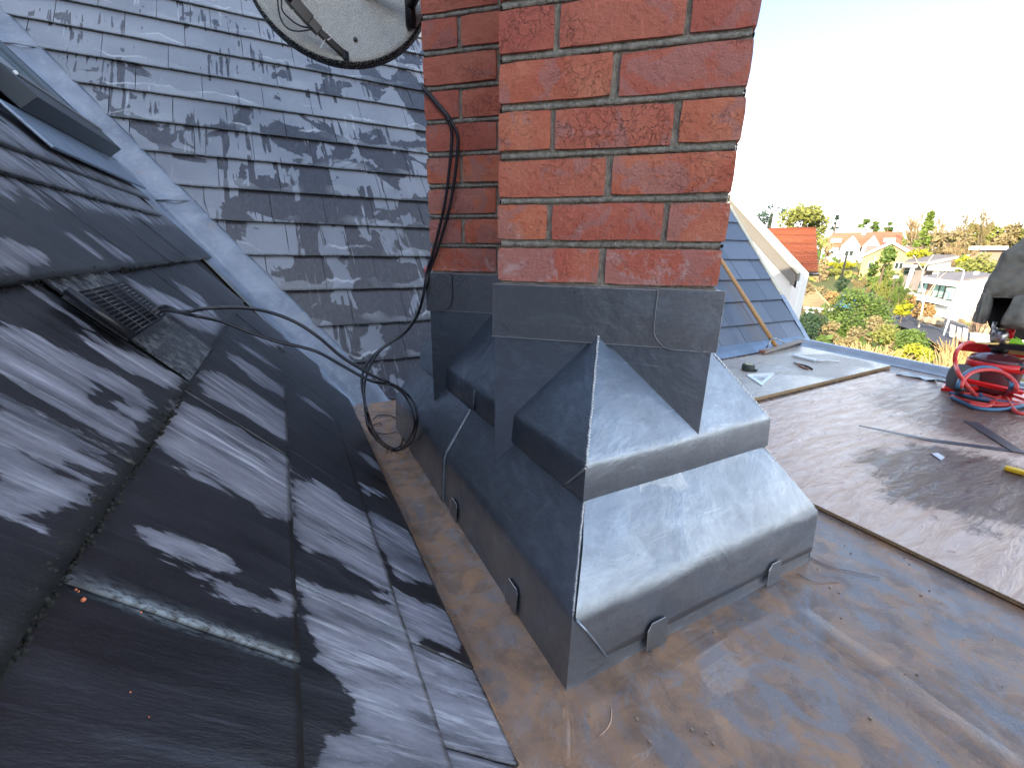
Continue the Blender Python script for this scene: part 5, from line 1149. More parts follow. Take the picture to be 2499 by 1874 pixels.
# road with kerb, seen between the bushes
def gpt(px, py, r=None, dz=0.0):
    # walk the ray down to the ground
    v = ray(px, py); h = hypot(v.x, v.y)
    if r is None:
        r = 20.0
        while r < 240:
            if CAM_P.z + v.z / h * r < gz(r) + dz: break
            r += 0.4
    p = CAM_P + v * (r / h); return Vector((p.x, p.y, gz(r) + dz))
n = N('asphalt', 0.8); M_ASP = n.fin(n.mix(n.noise(3, 5, .6), (0.055, 0.055, 0.065), (0.10, 0.10, 0.115)))
Lp = [(2178, 778), (2240, 762), (2300, 778), (2345, 795), (2400, 820), (2520, 868)]
Rp_ = [(2170, 792), (2210, 800), (2262, 828), (2310, 850), (2370, 880), (2500, 930)]
dn = 0.62
LA = [gpt(*q, dz=dn) for q in Lp]; RB = [gpt(*q, dz=dn) for q in Rp_]
ZR = dn
LA2, RB2 = spline(LA, 5), spline(RB, 5)
m = MB(); m.add([p + Vector((0, 0, .0)) for p in LA2] + [p + Vector((0, 0, .0)) for p in RB2], [(i, i + 1, len(LA2) + i + 1, len(LA2) + i) for i in range(len(LA2) - 1)])
m.add([p - Vector((0, 0, 1.2)) for p in LA2] + [p for p in LA2], [(i, i + 1, len(LA2) + i + 1, len(LA2) + i) for i in range(len(LA2) - 1)])
o = m.ob('road', M_ASP, None); prop(o, kind='structure')
M_KERB = flat('kerb_stone', (0.36, 0.34, 0.31), 0.8)
m = MB()
for i in range(len(LA2) - 1):
    a, b = LA2[i], LA2[i + 1]; s_ = (b - a).cross(Vector((0, 0, 1))).normalized() * -0.18; m.prism([a, b, b + s_, a + s_], (0, 0, 0.13))
o = m.ob('kerb', M_KERB, None); prop(o, kind='structure')
m = MB()
mid = [a.lerp(b, .52) for a, b in zip(LA2, RB2)]
for i in range(0, len(mid) - 1):
    a, b = mid[i], mid[i + 1]; s_ = (b - a).cross(Vector((0, 0, 1))).normalized() * 0.06; m.prism([a - s_ + Vector((0, 0, .006)), b - s_ + Vector((0, 0, .006)), b + s_ + Vector((0, 0, .006)), a + s_ + Vector((0, 0, .006))], (0, 0, 0.004))
o = m.ob('road_line', flat('worn_road_paint', (0.30, 0.29, 0.25), 0.8), None); prop(o, kind='structure')

# ================================================================== HOUSES
M_WH = flat('white_render', (0.80, 0.79, 0.76), 0.8, 0, 0.04, 1.5); M_WHT = flat('white_paint', (0.82, 0.82, 0.80), 0.5, 0, 0.03)
def tile_mat(name, a, b, sx=3.2, sy=3.0, hor=None):
    n = N(name, 0.8); f = n.noise(0.9, 5, 0.6); g = n.noise(6, 4, 0.7); z = n.n('ShaderNodeSeparateXYZ'); n.l(n.co('pos'), z.inputs[0])
    w = n.n('ShaderNodeMath', operation='FRACT'); n.l(n.math('MULTIPLY', z.outputs[2], sx), w.inputs[0])
    c = n.mix(n.rng(n.math('ADD', f, n.math('MULTIPLY', g, .5)), .55, .95), a, b); c = n.mix(n.rng(w.outputs[0], 0.0, 0.22, 0.45, 0.0), c, tuple(x * .35 for x in a))
    return n.fin(c, nrm=n.bump(w.outputs[0], 0.03, 0.6))
M_RT = tile_mat('red_clay_tiles', (0.46, 0.16, 0.09), (0.66, 0.30, 0.17), 6.5); M_RT2 = tile_mat('red_clay_tiles_far', (0.42, 0.12, 0.07), (0.55, 0.19, 0.11), 2.2)
M_BT = tile_mat('brown_tiles', (0.20, 0.15, 0.08), (0.34, 0.26, 0.14), 3.6); M_BT2 = tile_mat('dull_brown_tiles', (0.30, 0.20, 0.15), (0.36, 0.25, 0.19), 2.4)
M_YB = flat('buff_brick', (0.55, 0.40, 0.18), 0.85, 0, 0.15, 3); M_RBW = flat('far_red_brick', (0.40, 0.13, 0.07), 0.85, 0, 0.2, 3)
M_GL = glass_mat('window_glass', (0.30, 0.50, 0.45), 0.08); M_GLD = glass_mat('dark_window_glass', (0.05, 0.07, 0.06), 0.08); M_FR = flat('dark_window_frame', (0.05, 0.055, 0.06), 0.5)
M_GREYR = flat('grey_roofing', (0.22, 0.19, 0.18), 0.7, 0, 0.25, 1.5)
class House:
    # local axes: X right as seen from the camera, Y away, Z up
    def __init__(s, px, r, yaw, label, cat='house', name='house'):
        p = far(px, 640, r); f = Vector((p.x - CAM_P.x, p.y - CAM_P.y, 0)).normalized(); a = math.atan2(f.y, f.x) - pi / 2 + radians(yaw)
        s.o = Vector((p.x, p.y, gz(r))); s.M = Matrix.Translation(s.o) @ Matrix.Rotation(a, 4, 'Z'); s.r = r; s.t = thing(name, s.o, label, cat)
    def zpx(s, px, py): return far(px, py, s.r).z - s.o.z
    def xpx(s, px): return (s.M.inverted() @ far(px, 640, s.r)).x
    def box(s, name, a, b, mat, par=None): return MB().box(a, b, 0, s.M).ob(name, mat, par or s.t)
    def poly(s, name, pts, ext, mat, par=None):
        m = MB(); P_ = [s.M @ Vector(p) for p in pts]; m.prism(P_, (s.M.to_3x3() @ Vector(ext))); return m.ob(name, mat, par or s.t)
    def gable(s, x0, x1, y0, y1, h, rh, roof, wall, ov=0.3, ridge='x', name='wall'):
        if ridge == 'x':
            ym = (y0 + y1) / 2
            s.poly(name, [(x0, y0, -1.5), (x0, y1, -1.5), (x0, y1, h), (x0, ym, h + rh), (x0, y0, h)], (x1 - x0, 0, 0), wall)
            k = rh / (ym - y0)
            R1 = s.poly('roof', [(x0 - ov, y0 - ov, h - ov * k), (x0 - ov, ym, h + rh), (x0 - ov, ym, h + rh + .18), (x0 - ov, y0 - ov, h - ov * k + .18)], (x1 - x0 + 2 * ov, 0, 0), roof)
            s.poly('roof', [(x0 - ov, y1 + ov, h - ov * k), (x0 - ov, ym + .002, h + rh), (x0 - ov, ym + .002, h + rh + .18), (x0 - ov, y1 + ov, h - ov * k + .18)], (x1 - x0 + 2 * ov, 0, 0), roof)
        else:
            xm = (x0 + x1) / 2; k = rh / (xm - x0)
            s.poly(name, [(x0, y0, -1.5), (x1, y0, -1.5), (x1, y0, h), (xm, y0, h + rh), (x0, y0, h)], (0, y1 - y0, 0), wall)
            R1 = s.poly('roof', [(x0 - ov, y0 - ov, h - ov * k), (xm, y0 - ov, h + rh), (xm, y0 - ov, h + rh + .18), (x0 - ov, y0 - ov, h - ov * k + .18)], (0, y1 - y0 + ov, 0), roof)
            s.poly('roof', [(x1 + ov, y0 - ov, h - ov * k), (xm + .002, y0 - ov, h + rh), (xm + .002, y0 - ov, h + rh + .18), (x1 + ov, y0 - ov, h - ov * k + .18)], (0, y1 - y0 + ov, 0), roof)
        return R1
    def window(s, x0, x1, y, z0, z1, n=2, glass=None, frame=None):
        f = s.box('window', (x0, y - .05, z0), (x1, y + .05, z1), frame or M_WHT)
        w = (x1 - x0) / n
        for i in range(n): s.box('pane', (x0 + w * i + .06, y - .07, z0 + .07), (x0 + w * (i + 1) - .06, y - .055, z1 - .07), glass or M_GLD, f)

# white house with twin gables
h = House(2090, 130, 0, 'large white house with two front gables and long red roof on the far hillside')
xs = h.xpx; zz = lambda y: h.zpx(2090, y)
x0, x1 = xs(2012), xs(2184); ze = zz(602); zr = zz(567)
h.gable(x0, x1, 0.0, 9, ze, zr - ze, M_RT2, M_WH)
for g0_, g1_ in ((2042, 2093), (2093, 2140)):
    a_, b_ = xs(g0_), xs(g1_); h.gable(a_ + .2, b_ - .2, -2.2, 4.2, zz(600), zz(574) - zz(600), M_RT2, M_WH, 0.35, 'y')
    mid_ = (a_ + b_) / 2; h.window(mid_ - .8, mid_ + .8, -2.26, zz(625), zz(612))
for c_ in (2029, 2157): h.box('dormer', (xs(c_) - 1.0, 0.3, zz(592)), (xs(c_) + 1.0, 3.5, zz(582)), M_WH)
h.box('chimney', (xs(2086), 3.6, zr - 1), (xs(2096), 4.9, zr + 1.1), M_WH); h.box('chimney', (xs(2008), 3.6, ze), (xs(2013), 4.9, zr + .8), M_WH)
h.box('porch', (xs(2000), -1.0, -1), (xs(2040), -0.01, zz(606)), M_WH)
for w_ in (2020, 2150, 2170): h.window(xs(w_) - .8, xs(w_) + .8, -0.06 if w_ > 2100 else -1.06, zz(622), zz(612))
# buff brick gabled house
h = House(2170, 100, 0, 'buff brick house with brown roof and white bargeboards below the white twin-gabled house')
xs = h.xpx; zz = lambda y: h.zpx(2170, y)
h.gable(xs(2108), xs(2236), 0, 8, zz(622), zz(602) - zz(622), M_BT2, M_RBW)
h.gable(xs(2106), xs(2228), -3.5, 3.9, zz(628), zz(596) - zz(628), M_BT2, M_YB, 0.5, 'y')
xm = (xs(2106) + xs(2228)) / 2; hh, tt = zz(628), zz(596)
for sg in (-1, 1):
    xe = xs(2106) - .6 if sg < 0 else xs(2228) + .6; h.poly('bargeboard', [(xm, -4.05, tt), (xm, -4.05, tt + .45), (xe, -4.05, hh + .1), (xe, -4.05, hh - .35)], (0, .06, 0), M_WHT)
h.window(xs(2122), xs(2138), -3.56, zz(655), zz(640)); h.window(xs(2185), xs(2205), -3.56, zz(655), zz(640)); h.box('downpipe', (xs(2134), -3.7, -1), (xs(2134) + .14, -3.57, zz(628)), M_WHT)
# dark mono-pitch roofed house
h = House(2280, 85, 0, 'modern house with dark single-pitch roof and white walls above the flat-roofed villa')
xs = h.xpx; zz = lambda y: h.zpx(2280, y)
h.box('wall', (xs(2214), 2, -1.5), (xs(2325), 7, zz(652)), M_GREYR)
h.box('white_wall', (xs(2266), 0.5, zz(652)), (xs(2322), 1.99, zz(636)), M_WH)
h.poly('roof', [(xs(2206), -0.5, zz(646)), (xs(2264), -0.5, zz(643)), (xs(2336), -0.5, zz(627)), (xs(2272), 5, zz(625)), (xs(2212), 5, zz(638))], (0, 0, 0.25), M_GREYR)
h.poly('fascia', [(xs(2264), -.62, zz(646)), (xs(2336), -.62, zz(629)), (xs(2336), -.62, zz(626.5)), (xs(2264), -.62, zz(641))], (0, .1, 0), M_WHT)
h.box('fascia', (xs(2208), -.6, zz(654)), (xs(2242), -.5, zz(648)), M_WHT); h.box('canopy', (xs(2268), -1.2, zz(660)), (xs(2344), 2, zz(652)), M_WHT)
h.box('white_wall', (xs(2284), -0.6, -1.5), (xs(2311), 1.9, zz(660)), M_WH); h.window(xs(2210), xs(2224), 1.94, zz(675), zz(656), 1, M_GLD, M_FR); h.window(xs(2314), xs(2324), 1.94, zz(672), zz(661), 1)
h.poly('column', [(xs(2224), 0, -1.5), (xs(2228), 0, -1.5), (xs(2238), 0, zz(654)), (xs(2226), 0, zz(654))], (0, .5, 0), M_WH)
# flat-roofed white villa
h = House(2330, 60, 0, 'white flat-roofed villa with wide green glazing and balcony across the road')
xs = h.xpx; zz = lambda y: h.zpx(2330, y)
M_BRW = flat('brown_recess', (0.30, 0.17, 0.12), 0.7)
zr = zz(678)
h.box('wall', (xs(2268), 1.3, -1.5), (xs(2352), 8, zz(690)), M_BRW)
h.poly('white_wall', [(xs(2352), 0, -1.5), (xs(2450), 0.6, -1.5), (xs(2450), 0.6, zz(672)), (xs(2352), 0, zz(683))], (0, 8, 0), M_WH)
h.poly('roof_slab', [(xs(2262), -.6, zz(692)), (xs(2350), -.6, zz(699)), (xs(2350), -.6, zz(687)), (xs(2262), -.6, zz(680))], (0, 9, 0), M_WHT)
h.poly('roof_cover', [(xs(2266), -.3, zz(681) + .03), (xs(2346), -.3, zz(688) + .03), (xs(2448), 0.4, zz(672) + .05), (xs(2400), 6, zz(666)), (xs(2300), 6, zz(672))], (0, 0, .1), M_GREYR)
h.poly('balcony', [(xs(2240), -1.6, zz(731)), (xs(2350), -1.6, zz(746)), (xs(2350), -1.6, zz(736)), (xs(2240), -1.6, zz(721))], (0, 3.2, 0), M_WHT)
h.window(xs(2257), xs(2281), 1.2, zz(722), zz(693), 2, M_GL, M_FR); h.window(xs(2296), xs(2327), 1.2, zz(731), zz(697), 2, M_GL, M_FR); h.window(xs(2328), xs(2354), -0.1, zz(733), zz(701), 1, M_GL, M_FR)
h.window(xs(2284), xs(2312), 1.1, zz(768), zz(744), 1, M_GLD, M_FR); h.box('white_pier', (xs(2273), -.2, -1.5), (xs(2284), 1.2, zz(742)), M_WH); h.box('white_pier', (xs(2312), -.4, -1.5), (xs(2352), 1.2, zz(747)), M_WH)
h.box('chimney', (xs(2388), 3, zz(676)), (xs(2402), 4.4, zz(663)), M_WH)
# long white fascia bungalow
h = House(2405, 115, 0, 'low bungalow with a long white fascia half hidden by trees on the hillside')
xs = h.xpx; zz = lambda y: h.zpx(2405, y)
h.box('wall', (xs(2362), 1, -2), (xs(2445), 8, zz(611)), M_BT2); h.box('fascia', (xs(2353), 0, zz(610)), (xs(2449), 8, zz(601)), M_WHT); h.window(xs(2386), xs(2398), 0.94, zz(618), zz(612), 1)
h.box('white_wall', (xs(2352), 0.4, -2), (xs(2361), 3, zz(622)), M_WH)
# garage with brown hipped roof
h = House(2004, 58, 0, 'small garage with brown tiled pointed roof and white door below the red roof')
xs = h.xpx; zz = lambda y: h.zpx(2004, y)
h.box('wall', (xs(1952), 0, -1), (xs(2055), 5, zz(754)), M_RBW); h.box('garage_door', (xs(1990), -.06, -1), (xs(2031), -.005, zz(757)), M_WHT); h.box('fascia', (xs(1986), -.45, zz(756)), (xs(2061), -.36, zz(751)), M_WHT); h.box('quoin', (xs(2046), -.03, -1), (xs(2054), -.004, zz(757)), M_YB)
A_ = (xs(1984), 2.6, zz(694)); c = [(xs(1945), -.4, zz(756)), (xs(2061), -.4, zz(753)), (xs(2061), 5.4, zz(753)), (xs(1945), 5.4, zz(756))]
m = MB(); m.add([h.M @ Vector(q) for q in c + [A_]], [(0, 1, 4), (1, 2, 4), (2, 3, 4), (3, 0, 4), (3, 2, 1, 0)]); m.ob('roof', M_BT, h.t)
for q in c[:2]: m = MB(); m.tube([h.M @ Vector(q), h.M @ Vector(A_)], 0.09, 6); m.ob('hip_tile', flat('hip_tiles', (0.42, 0.33, 0.18), 0.8), h.t)

# neighbouring wing: white gable with bargeboard, red tiled roof behind it
XG = 5.6
def gp(a, b, x=XG): return hit(*zv(a, b), (1, 0, 0), (x, 0, 0))
NH = thing('house', (XG, 3.6, -5), 'neighbouring white rendered gable with grey bargeboard and red tiled roof', 'house')
ap = gp(150, 165); lo = gp(720, 790); k = (ap.z - lo.z) / (ap.y - lo.y)
ap2 = Vector((XG, ap.y + 0.9, ap.z + 0.9 * k)); 
wy = gp(688, 830).y
zat = lambda y: ap2.z - (ap2.y - y) * k
m = MB(); m.prism([(XG + .06, wy, -5.1), (XG + .06, wy, zat(wy) - .05), (XG + .06, ap2.y, ap2.z - .05), (XG + .06, 2 * ap2.y - wy, zat(wy) - .05), (XG + .06, 2 * ap2.y - wy, -5.1)], (0.28, 0, 0)); m.ob('wall', M_WH, NH)
M_BB = flat('grey_bargeboard', (0.20, 0.185, 0.165), 0.6, 0, 0.1); M_CREAM = flat('cream_trim', (0.72, 0.66, 0.48), 0.6)
ly = lo.y - .02
for a, b, off, w, mat, nm, xx in ((0.0, -0.19, 0, 0, M_BB, 'bargeboard', 0.0), (0.025, 0.001, 0, 0, M_CREAM, 'verge_trim', -0.03)):
    for mir in (0, 1):
        f_ = lambda y: (2 * ap2.y - y) if mir else y
        m = MB(); m.prism([(XG + xx, f_(ly), zat(ly) + b), (XG + xx, f_(ap2.y), ap2.z + b), (XG + xx, f_(ap2.y), ap2.z + a), (XG + xx, f_(ly), zat(ly) + a)], (0.05, 0, 0)); m.ob(nm, mat, NH)
cb = gp(688, 822); cb2 = gp(640, 1078)
m = MB(); m.prism([(XG + .0, wy - .09, -5.0), (XG + .0, wy - .002, -5.0), (XG + .0, wy - .002, zat(wy) - .12), (XG + .0, wy - .09, zat(wy) - .16)], (0.06, 0, 0)); m.ob('downpipe', M_WHT, NH)
m = MB(); m.prism([(XG - .01, ly + .02, zat(ly) - .15), (XG - .01, wy + .02, zat(ly) - .15), (XG - .01, wy + .06, zat(wy + .06) - .03), (XG - .01, ly + .02, zat(ly) - .02)], (0.08, 0, 0)); m.ob('eaves_box', M_BB, NH)
# red roof: plane through eave and ridge found on the photograph
e0 = dep(*zv(735, 783), 6.0); e1 = dep(*zv(905, 793), 6.3)
rr = dep(*zv(885, 386), 8.2); rl = dep(*zv(395, 396), 7.9)
nrm = (e1 - e0).cross(rr - e0).normalized()
m = MB(); el = e0 + (e0 - e1) * 0.0
m.prism([el, e1, rr, rl], nrm * -0.05 if nrm.z > 0 else nrm * 0.05); R9 = m.ob('tiled_roof', M_RT, NH)
# real courses of tiles stepping up the roof
m = MB(); NCR = 30
for i in range(NCR):
    t0, t1 = i / NCR, (i + 1) / NCR; a, b = el.lerp(rl, t0), e1.lerp(rr, t0); c, d = el.lerp(rl, t1), e1.lerp(rr, t1); 
    nn_ = nrm if nrm.z > 0 else -nrm
    for q in range(26):
        s0, s1 = q / 26 + .0015, (q + 1) / 26 - .0015; hh = 0.012 + R_.uniform(0, .007)
        m.add([a.lerp(b, s0) + nn_ * (hh + .012), a.lerp(b, s1) + nn_ * (hh + .012), c.lerp(d, s1) + nn_ * .002, c.lerp(d, s0) + nn_ * .002, a.lerp(b, s0), a.lerp(b, s1)], [(0, 1, 2, 3), (4, 5, 1, 0)])
o = m.ob('roof_tiles', M_RT, NH); prop(o, kind='stuff')
m = MB(); m.tube([e0.lerp(e1, .35) - Vector((0, 0, .03)), e1 + (e1 - e0) * .04 - Vector((0, 0, .03))], 0.025, 8); m.ob('gutter', M_BLACK, NH, True)
# ================================================================== TREES AND SHRUBS
def leafmat(name, a, b, tr=0.25):
    n = N(name, 0.7); c = n.mix(n.noise(1.1, 3, .6), a, b); return n.fin(c)
LM = {'olive': leafmat('leaves_olive', (0.15, 0.17, 0.03), (0.28, 0.28, 0.06)), 'dark': leafmat('leaves_dark', (0.018, 0.045, 0.018), (0.045, 0.085, 0.03)), 'mid': leafmat('leaves_mid', (0.06, 0.12, 0.02), (0.15, 0.21, 0.035)),
      'lime': leafmat('leaves_lime', (0.25, 0.27, 0.01), (0.42, 0.40, 0.02)), 'brown': leafmat('twigs_brown', (0.20, 0.15, 0.06), (0.32, 0.25, 0.11)), 'tan': leafmat('twigs_tan', (0.34, 0.24, 0.12), (0.45, 0.34, 0.18)), 'orange': leafmat('leaves_orange', (0.34, 0.19, 0.07), (0.44, 0.28, 0.11)),
      'blue': leafmat('leaves_bluegreen', (0.03, 0.07, 0.05), (0.07, 0.11, 0.07)), 'conif': leafmat('needles', (0.09, 0.16, 0.02), (0.20, 0.25, 0.04)), 'pinkish': leafmat('twigs_pink', (0.36, 0.22, 0.16), (0.45, 0.3, 0.22)), 'straw': leafmat('straw', (0.36, 0.23, 0.09), (0.5, 0.35, 0.16))}
M_BARK = flat('bark', (0.16, 0.12, 0.08), 0.9); M_BIRCH = flat('pale_bark', (0.62, 0.55, 0.40), 0.7)
RT = random.Random(5)
def crown(c, rx, rz, n, leaf, shape='round', clumps=26):
    V = []; F_ = []; cl = []
    for i in range(clumps):
        w = RT.uniform(0, 2 * pi)
        if shape == 'cone': t = RT.random() ** .8; rr_ = rx * (1 - t) * RT.uniform(.45, 1); z = -rz + 2 * rz * t
        elif shape == 'column': t = RT.random(); rr_ = rx * RT.uniform(.3, 1) * min(1, 2.2 * (1.03 - t)); z = -rz + 2 * rz * t
        else:
            z = RT.uniform(-1, 1); rr_ = rx * sqrt(max(0, 1 - z * z)) * RT.uniform(.55, 1); z *= rz * .85
        cl.append((c + Vector((rr_ * cos(w), rr_ * sin(w), z)), RT.uniform(.26, .44) * min(rx, rz * 1.3) * (1 if shape == 'round' else .8)))
    for i in range(n):
        q, cr_ = cl[RT.randrange(clumps)]; d = Vector((RT.gauss(0, 1), RT.gauss(0, 1), RT.gauss(0, .8))); d = d.normalized() * cr_ * RT.uniform(.5, 1.05); p = q + d
        a = Vector((RT.gauss(0, 1), RT.gauss(0, 1), RT.gauss(0, .6))).normalized(); b = a.orthogonal().normalized(); b = (b + d.normalized() * RT.uniform(-.6, .6)).normalized(); s_ = leaf * RT.uniform(.6, 1.3); k = len(V)
        V += [p - a * s_ * .5, p + b * s_ * .45, p + a * s_ * .5, p - b * s_ * .45]; F_.append((k, k + 1, k + 2, k + 3))
    return V, F_
def tree(px, ytop, r, wpx, kind, mat, label, ybase=None, n=900, shape='round', cat='tree', lean=0, clumps=26, name=None):
    b = far(px, 640, r); b.z = gz(r); top_ = far(px, ytop, r).z; hgt = max(0.6, top_ - b.z)
    w = (far(px + wpx / 2, 640, r) - far(px - wpx / 2, 640, r)).length
    cz = far(px, ybase, r).z if ybase else b.z + hgt * .12
    T_ = thing(name or {'round': 'tree', 'cone': 'conifer_tree', 'column': 'conifer_tree'}[shape], b, label, cat)
    c = Vector((b.x, b.y, (top_ + cz) / 2)); rz = (top_ - cz) / 2
    m = MB(); m.tube([b - Vector((0, 0, .4)), c, c + Vector((0, 0, rz * .7))], [max(.05, hgt * .03), max(.03, hgt * .018), .01], 6); m.ob('trunk' if cat == 'tree' else 'stem', M_BARK, T_)
    V, F_ = crown(c, w / 2, rz, n, max(.06, r * 0.0052) * (1.0 if cat == 'tree' else .85), shape, clumps); obj('crown' if cat == 'tree' else 'foliage', V, F_, LM[mat], T_)
    return T_
def bare(px, ytop, ybase, r, wpx, mat, label, n=7, depth=4, bark=M_BARK, thin=1.0, lean=0.0, cat='tree'):
    b = far(px, ybase, r) if ybase else far(px, 640, r); 
    if not ybase: b.z = gz(r)
    b.z = min(b.z, gz(r) + .3); hgt = far(px, ytop, r).z - b.z; w = (far(px + wpx / 2, 640, r) - far(px - wpx / 2, 640, r)).length
    T_ = thing('bare_tree' if cat == 'tree' else 'bare_shrub', b, label, cat); tr = MB(); tw = MB()
    f = Vector((b.x - CAM_P.x, b.y - CAM_P.y, 0)).normalized(); rt = Vector((f.y, -f.x, 0))
    def grow(p, d, L, rad, lv):
        q = p + d * L * .5 + Vector((RT.gauss(0, .03), RT.gauss(0, .03), 0)) * L; e = q + (d + Vector((RT.gauss(0, .1), RT.gauss(0, .1), .06))).normalized() * L * .5
        (tr if lv < 2 else tw).tube([p, q, e], [rad, rad * .8, rad * .62], 4 if lv < 2 else 3, False)
        if lv >= depth: return
        for i in range(3 if lv else n):
            t = RT.uniform(.35, 1); s_ = p.lerp(e, t); nd_ = (d * RT.uniform(.6, 1.1) + Vector((RT.gauss(0, .55), RT.gauss(0, .55), RT.uniform(-.1, .45)))); grow(s_, nd_.normalized(), L * RT.uniform(.45, .68), max(rad * .5, r * .00035), lv + 1)
        grow(e, (d + Vector((RT.gauss(0, .2), RT.gauss(0, .2), .1))).normalized(), L * .6, rad * .6, lv + 1)
    if cat == 'tree': grow(b, (Vector((0, 0, 1)) + rt * lean).normalized(), hgt * .46, hgt * .034 * thin, 0)
    else:
        for i in range(n): grow(b + Vector((RT.gauss(0, w * .15), RT.gauss(0, w * .15), 0)), (Vector((RT.gauss(0, .5), RT.gauss(0, .5), 1)) + rt * lean).normalized(), hgt * .45, hgt * .012 * thin, 1)
    if not tr.v: tr.tube([b, b + Vector((0, 0, hgt * .2))], .04, 4)
    kx = 1.0
    if cat == 'tree' and tw.v:
        ext = max(abs((v - b).dot(rt)) for v in tw.v); kx = min(1.6, max(.5, (w / 2) / max(.1, ext)))
    sc_ = hgt / max(.1, max(v.z for v in (tw.v or tr.v)) - b.z)
    for L in (tr.v, tw.v):
        for v in L: d = v - b; v.xyz = b + Vector((d.x * kx, d.y * kx, d.z * sc_))
    tr.ob('trunk', bark, T_)
    if tw.v: tw.ob('twigs', LM[mat], T_)
    return T_
tree(1945, 508, 34, 118, 0, 'olive', 'big rounded sunlit evergreen rising behind the red tiled roof', 590, 3600, clumps=46)
tree(1862, 500, 70, 66, 0, 'blue', 'airy dark cedar just right of the chimney against the sky', 560, 420, clumps=10)
tree(2019, 528, 150, 24, 0, 'blue', 'spindly thin conifer left of the white twin-gabled house', 575, 160, 'cone', clumps=12)
for px, yt, w, l in ((2086, 528, 26, 'leaning pine just left of the white chimney on the skyline'), (2112, 540, 26, 'small ragged pine right of the white chimney on the skyline'), (2146, 545, 26, 'lowest ragged pine over the right end of the long red roof')):
    tree(px, yt, 155, w, 0, 'mid', l, 572, 220, clumps=7)
bare(2222, 502, None, 125, 120, 'tan', 'wide bare brown tree behind the pointed conifer', 9, 5, thin=.7)
bare(2270, 520, None, 120, 80, 'tan', 'bare tree just right of the pointed conifer', 7, 5, thin=.6)
tree(2240, 519, 104, 48, 0, 'conif', 'tall pointed green conifer on the hillside above the modern houses', 602, 1500, 'cone', clumps=40)
tree(2300, 562, 95, 100, 0, 'brown', 'broad russet shrubby tree above the dark single-pitch roof', 622, 900)
bare(2330, 575, None, 92, 110, 'tan', 'spreading bare orange tree behind the dark single-pitch roof', 9, 5, thin=.8)
for i, (px, yt, w, mt, l) in enumerate(((2345, 548, 70, 'olive', 'rounded olive tree left in the skyline row'), (2392, 552, 80, 'olive', 'wide olive crown in the middle of the skyline row'), (2440, 545, 70, 'brown', 'domed brown pine highest in the skyline row'), (2480, 556, 70, 'olive', 'olive crown right in the skyline row above the jacket'), (2420, 580, 110, 'brown', 'brownish tree in front of the skyline row'), (2350, 590, 90, 'olive', 'olive tree standing above the long white fascia'), (2560, 555, 90, 'olive', 'olive crown beyond the jacket at the far right'), (2640, 560, 90, 'brown', 'brown crown furthest right on the skyline'))):
    tree(px, yt, 160 - (i > 3) * 15, w, 0, mt, l, 625, 900)
for px, yt, l in ((2330, 500, 'thin bare poplar standing against the white sky'), (2372, 498, 'second thin bare poplar right of the first'), (2488, 490, 'tall bare tree above the jacket at the right')):
    bare(px, yt, None, 140, 50, 'brown', l, 7, 5, thin=.9)
tree(2160, 604, 76, 84, 0, 'mid', 'tall dark green conifer in front of the buff brick house', 705, 2400, 'column', clumps=40)
tree(2012, 590, 92, 40, 0, 'tan', 'pale feathery tree beside the end of the red roof', 690, 800, 'column')
for px, yt, yb, r, w, mt, l in ((2150, 640, 760, 52, 90, 'olive', 'pale green feathery willow over the parked cars'), (2185, 660, 770, 50, 60, 'mid', 'green feathery shrub tree left of the villa'), (2090, 665, 735, 62, 60, 'brown', 'brown bare shrub near the parked white car')):
    bare(px, yt, yb, r, w, mt, l, 9, 5, thin=.55)
def bush(px, yt, r, w, mat, l, yb=None, n=900, cat='bush'): return tree(px, yt, r, w, 0, mat, l, yb, n, cat=cat, name='bush', clumps=34)
bush(2118, 716, 42, 200, 'mid', 'very large dark green evergreen shrub in the middle of the gardens', 840, 7000)
bush(2000, 770, 29, 125, 'dark', 'dense dark bluish green bush at the roof corner', 880, 3600)
bush(1962, 745, 46, 60, 'brown', 'brown-green rounded bush beside the garage', 790, 1200)
bush(2066, 790, 33, 62, 'brown', 'russet brown bush between dark and bright green ones', 835, 1200)
bush(2052, 824, 28, 42, 'mid', 'small bright green bush just above the roof edge', 868, 900)
bush(2172, 782, 38, 120, 'brown', 'low brown and olive bush left of the road', 850, 2000)
bush(2215, 800, 34, 80, 'olive', 'olive bush hanging over the road side', 850, 1200)
bush(2120, 830, 30, 70, 'brown', 'low brown heather bush above the tall grass', 860, 800)
bush(2255, 838, 29, 60, 'brown', 'dark brown bush beside the tall grass', 880, 900)
bush(2278, 812, 29, 90, 'mid', 'rounded bright green bush beside the road', 875, 2200)
bush(2296, 848, 25, 110, 'lime', 'vivid yellow-green bush nearest the gas trolley', 925, 3000)
bush(2245, 720, 56, 44, 'orange', 'rusty orange shrub at the villa corner', 750, 700)
bush(2290, 745, 52, 60, 'orange', 'tawny mound of shrub in front of the villa', 782, 900)
bush(2238, 738, 50, 44, 'lime', 'yellow-green shrub left of the tawny mound', 772, 600)
bush(2050, 640, 110, 100, 'lime', 'long bright hedge below the white twin-gabled house', 655, 700, 'hedge')
bush(2040, 658, 98, 90, 'olive', 'second lower hedge below the bright one', 672, 600, 'hedge')
bush(2398, 622, 82, 110, 'olive', 'yellowish shrubbery behind the villa roof', 690, 1600)
bush(2355, 628, 84, 40, 'lime', 'small lime green bush beside the single-pitch roof', 650, 400)
bush(1975, 690, 60, 60, 'brown', 'brown shrub between the red roof and the garage', 735, 700)
bush(1962, 668, 60, 30, 'lime', 'small yellow bush showing beside the white downpipe', 715, 300)
bush(2020, 700, 64, 60, 'brown', 'dull brown shrub behind the garage roof', 760, 700)
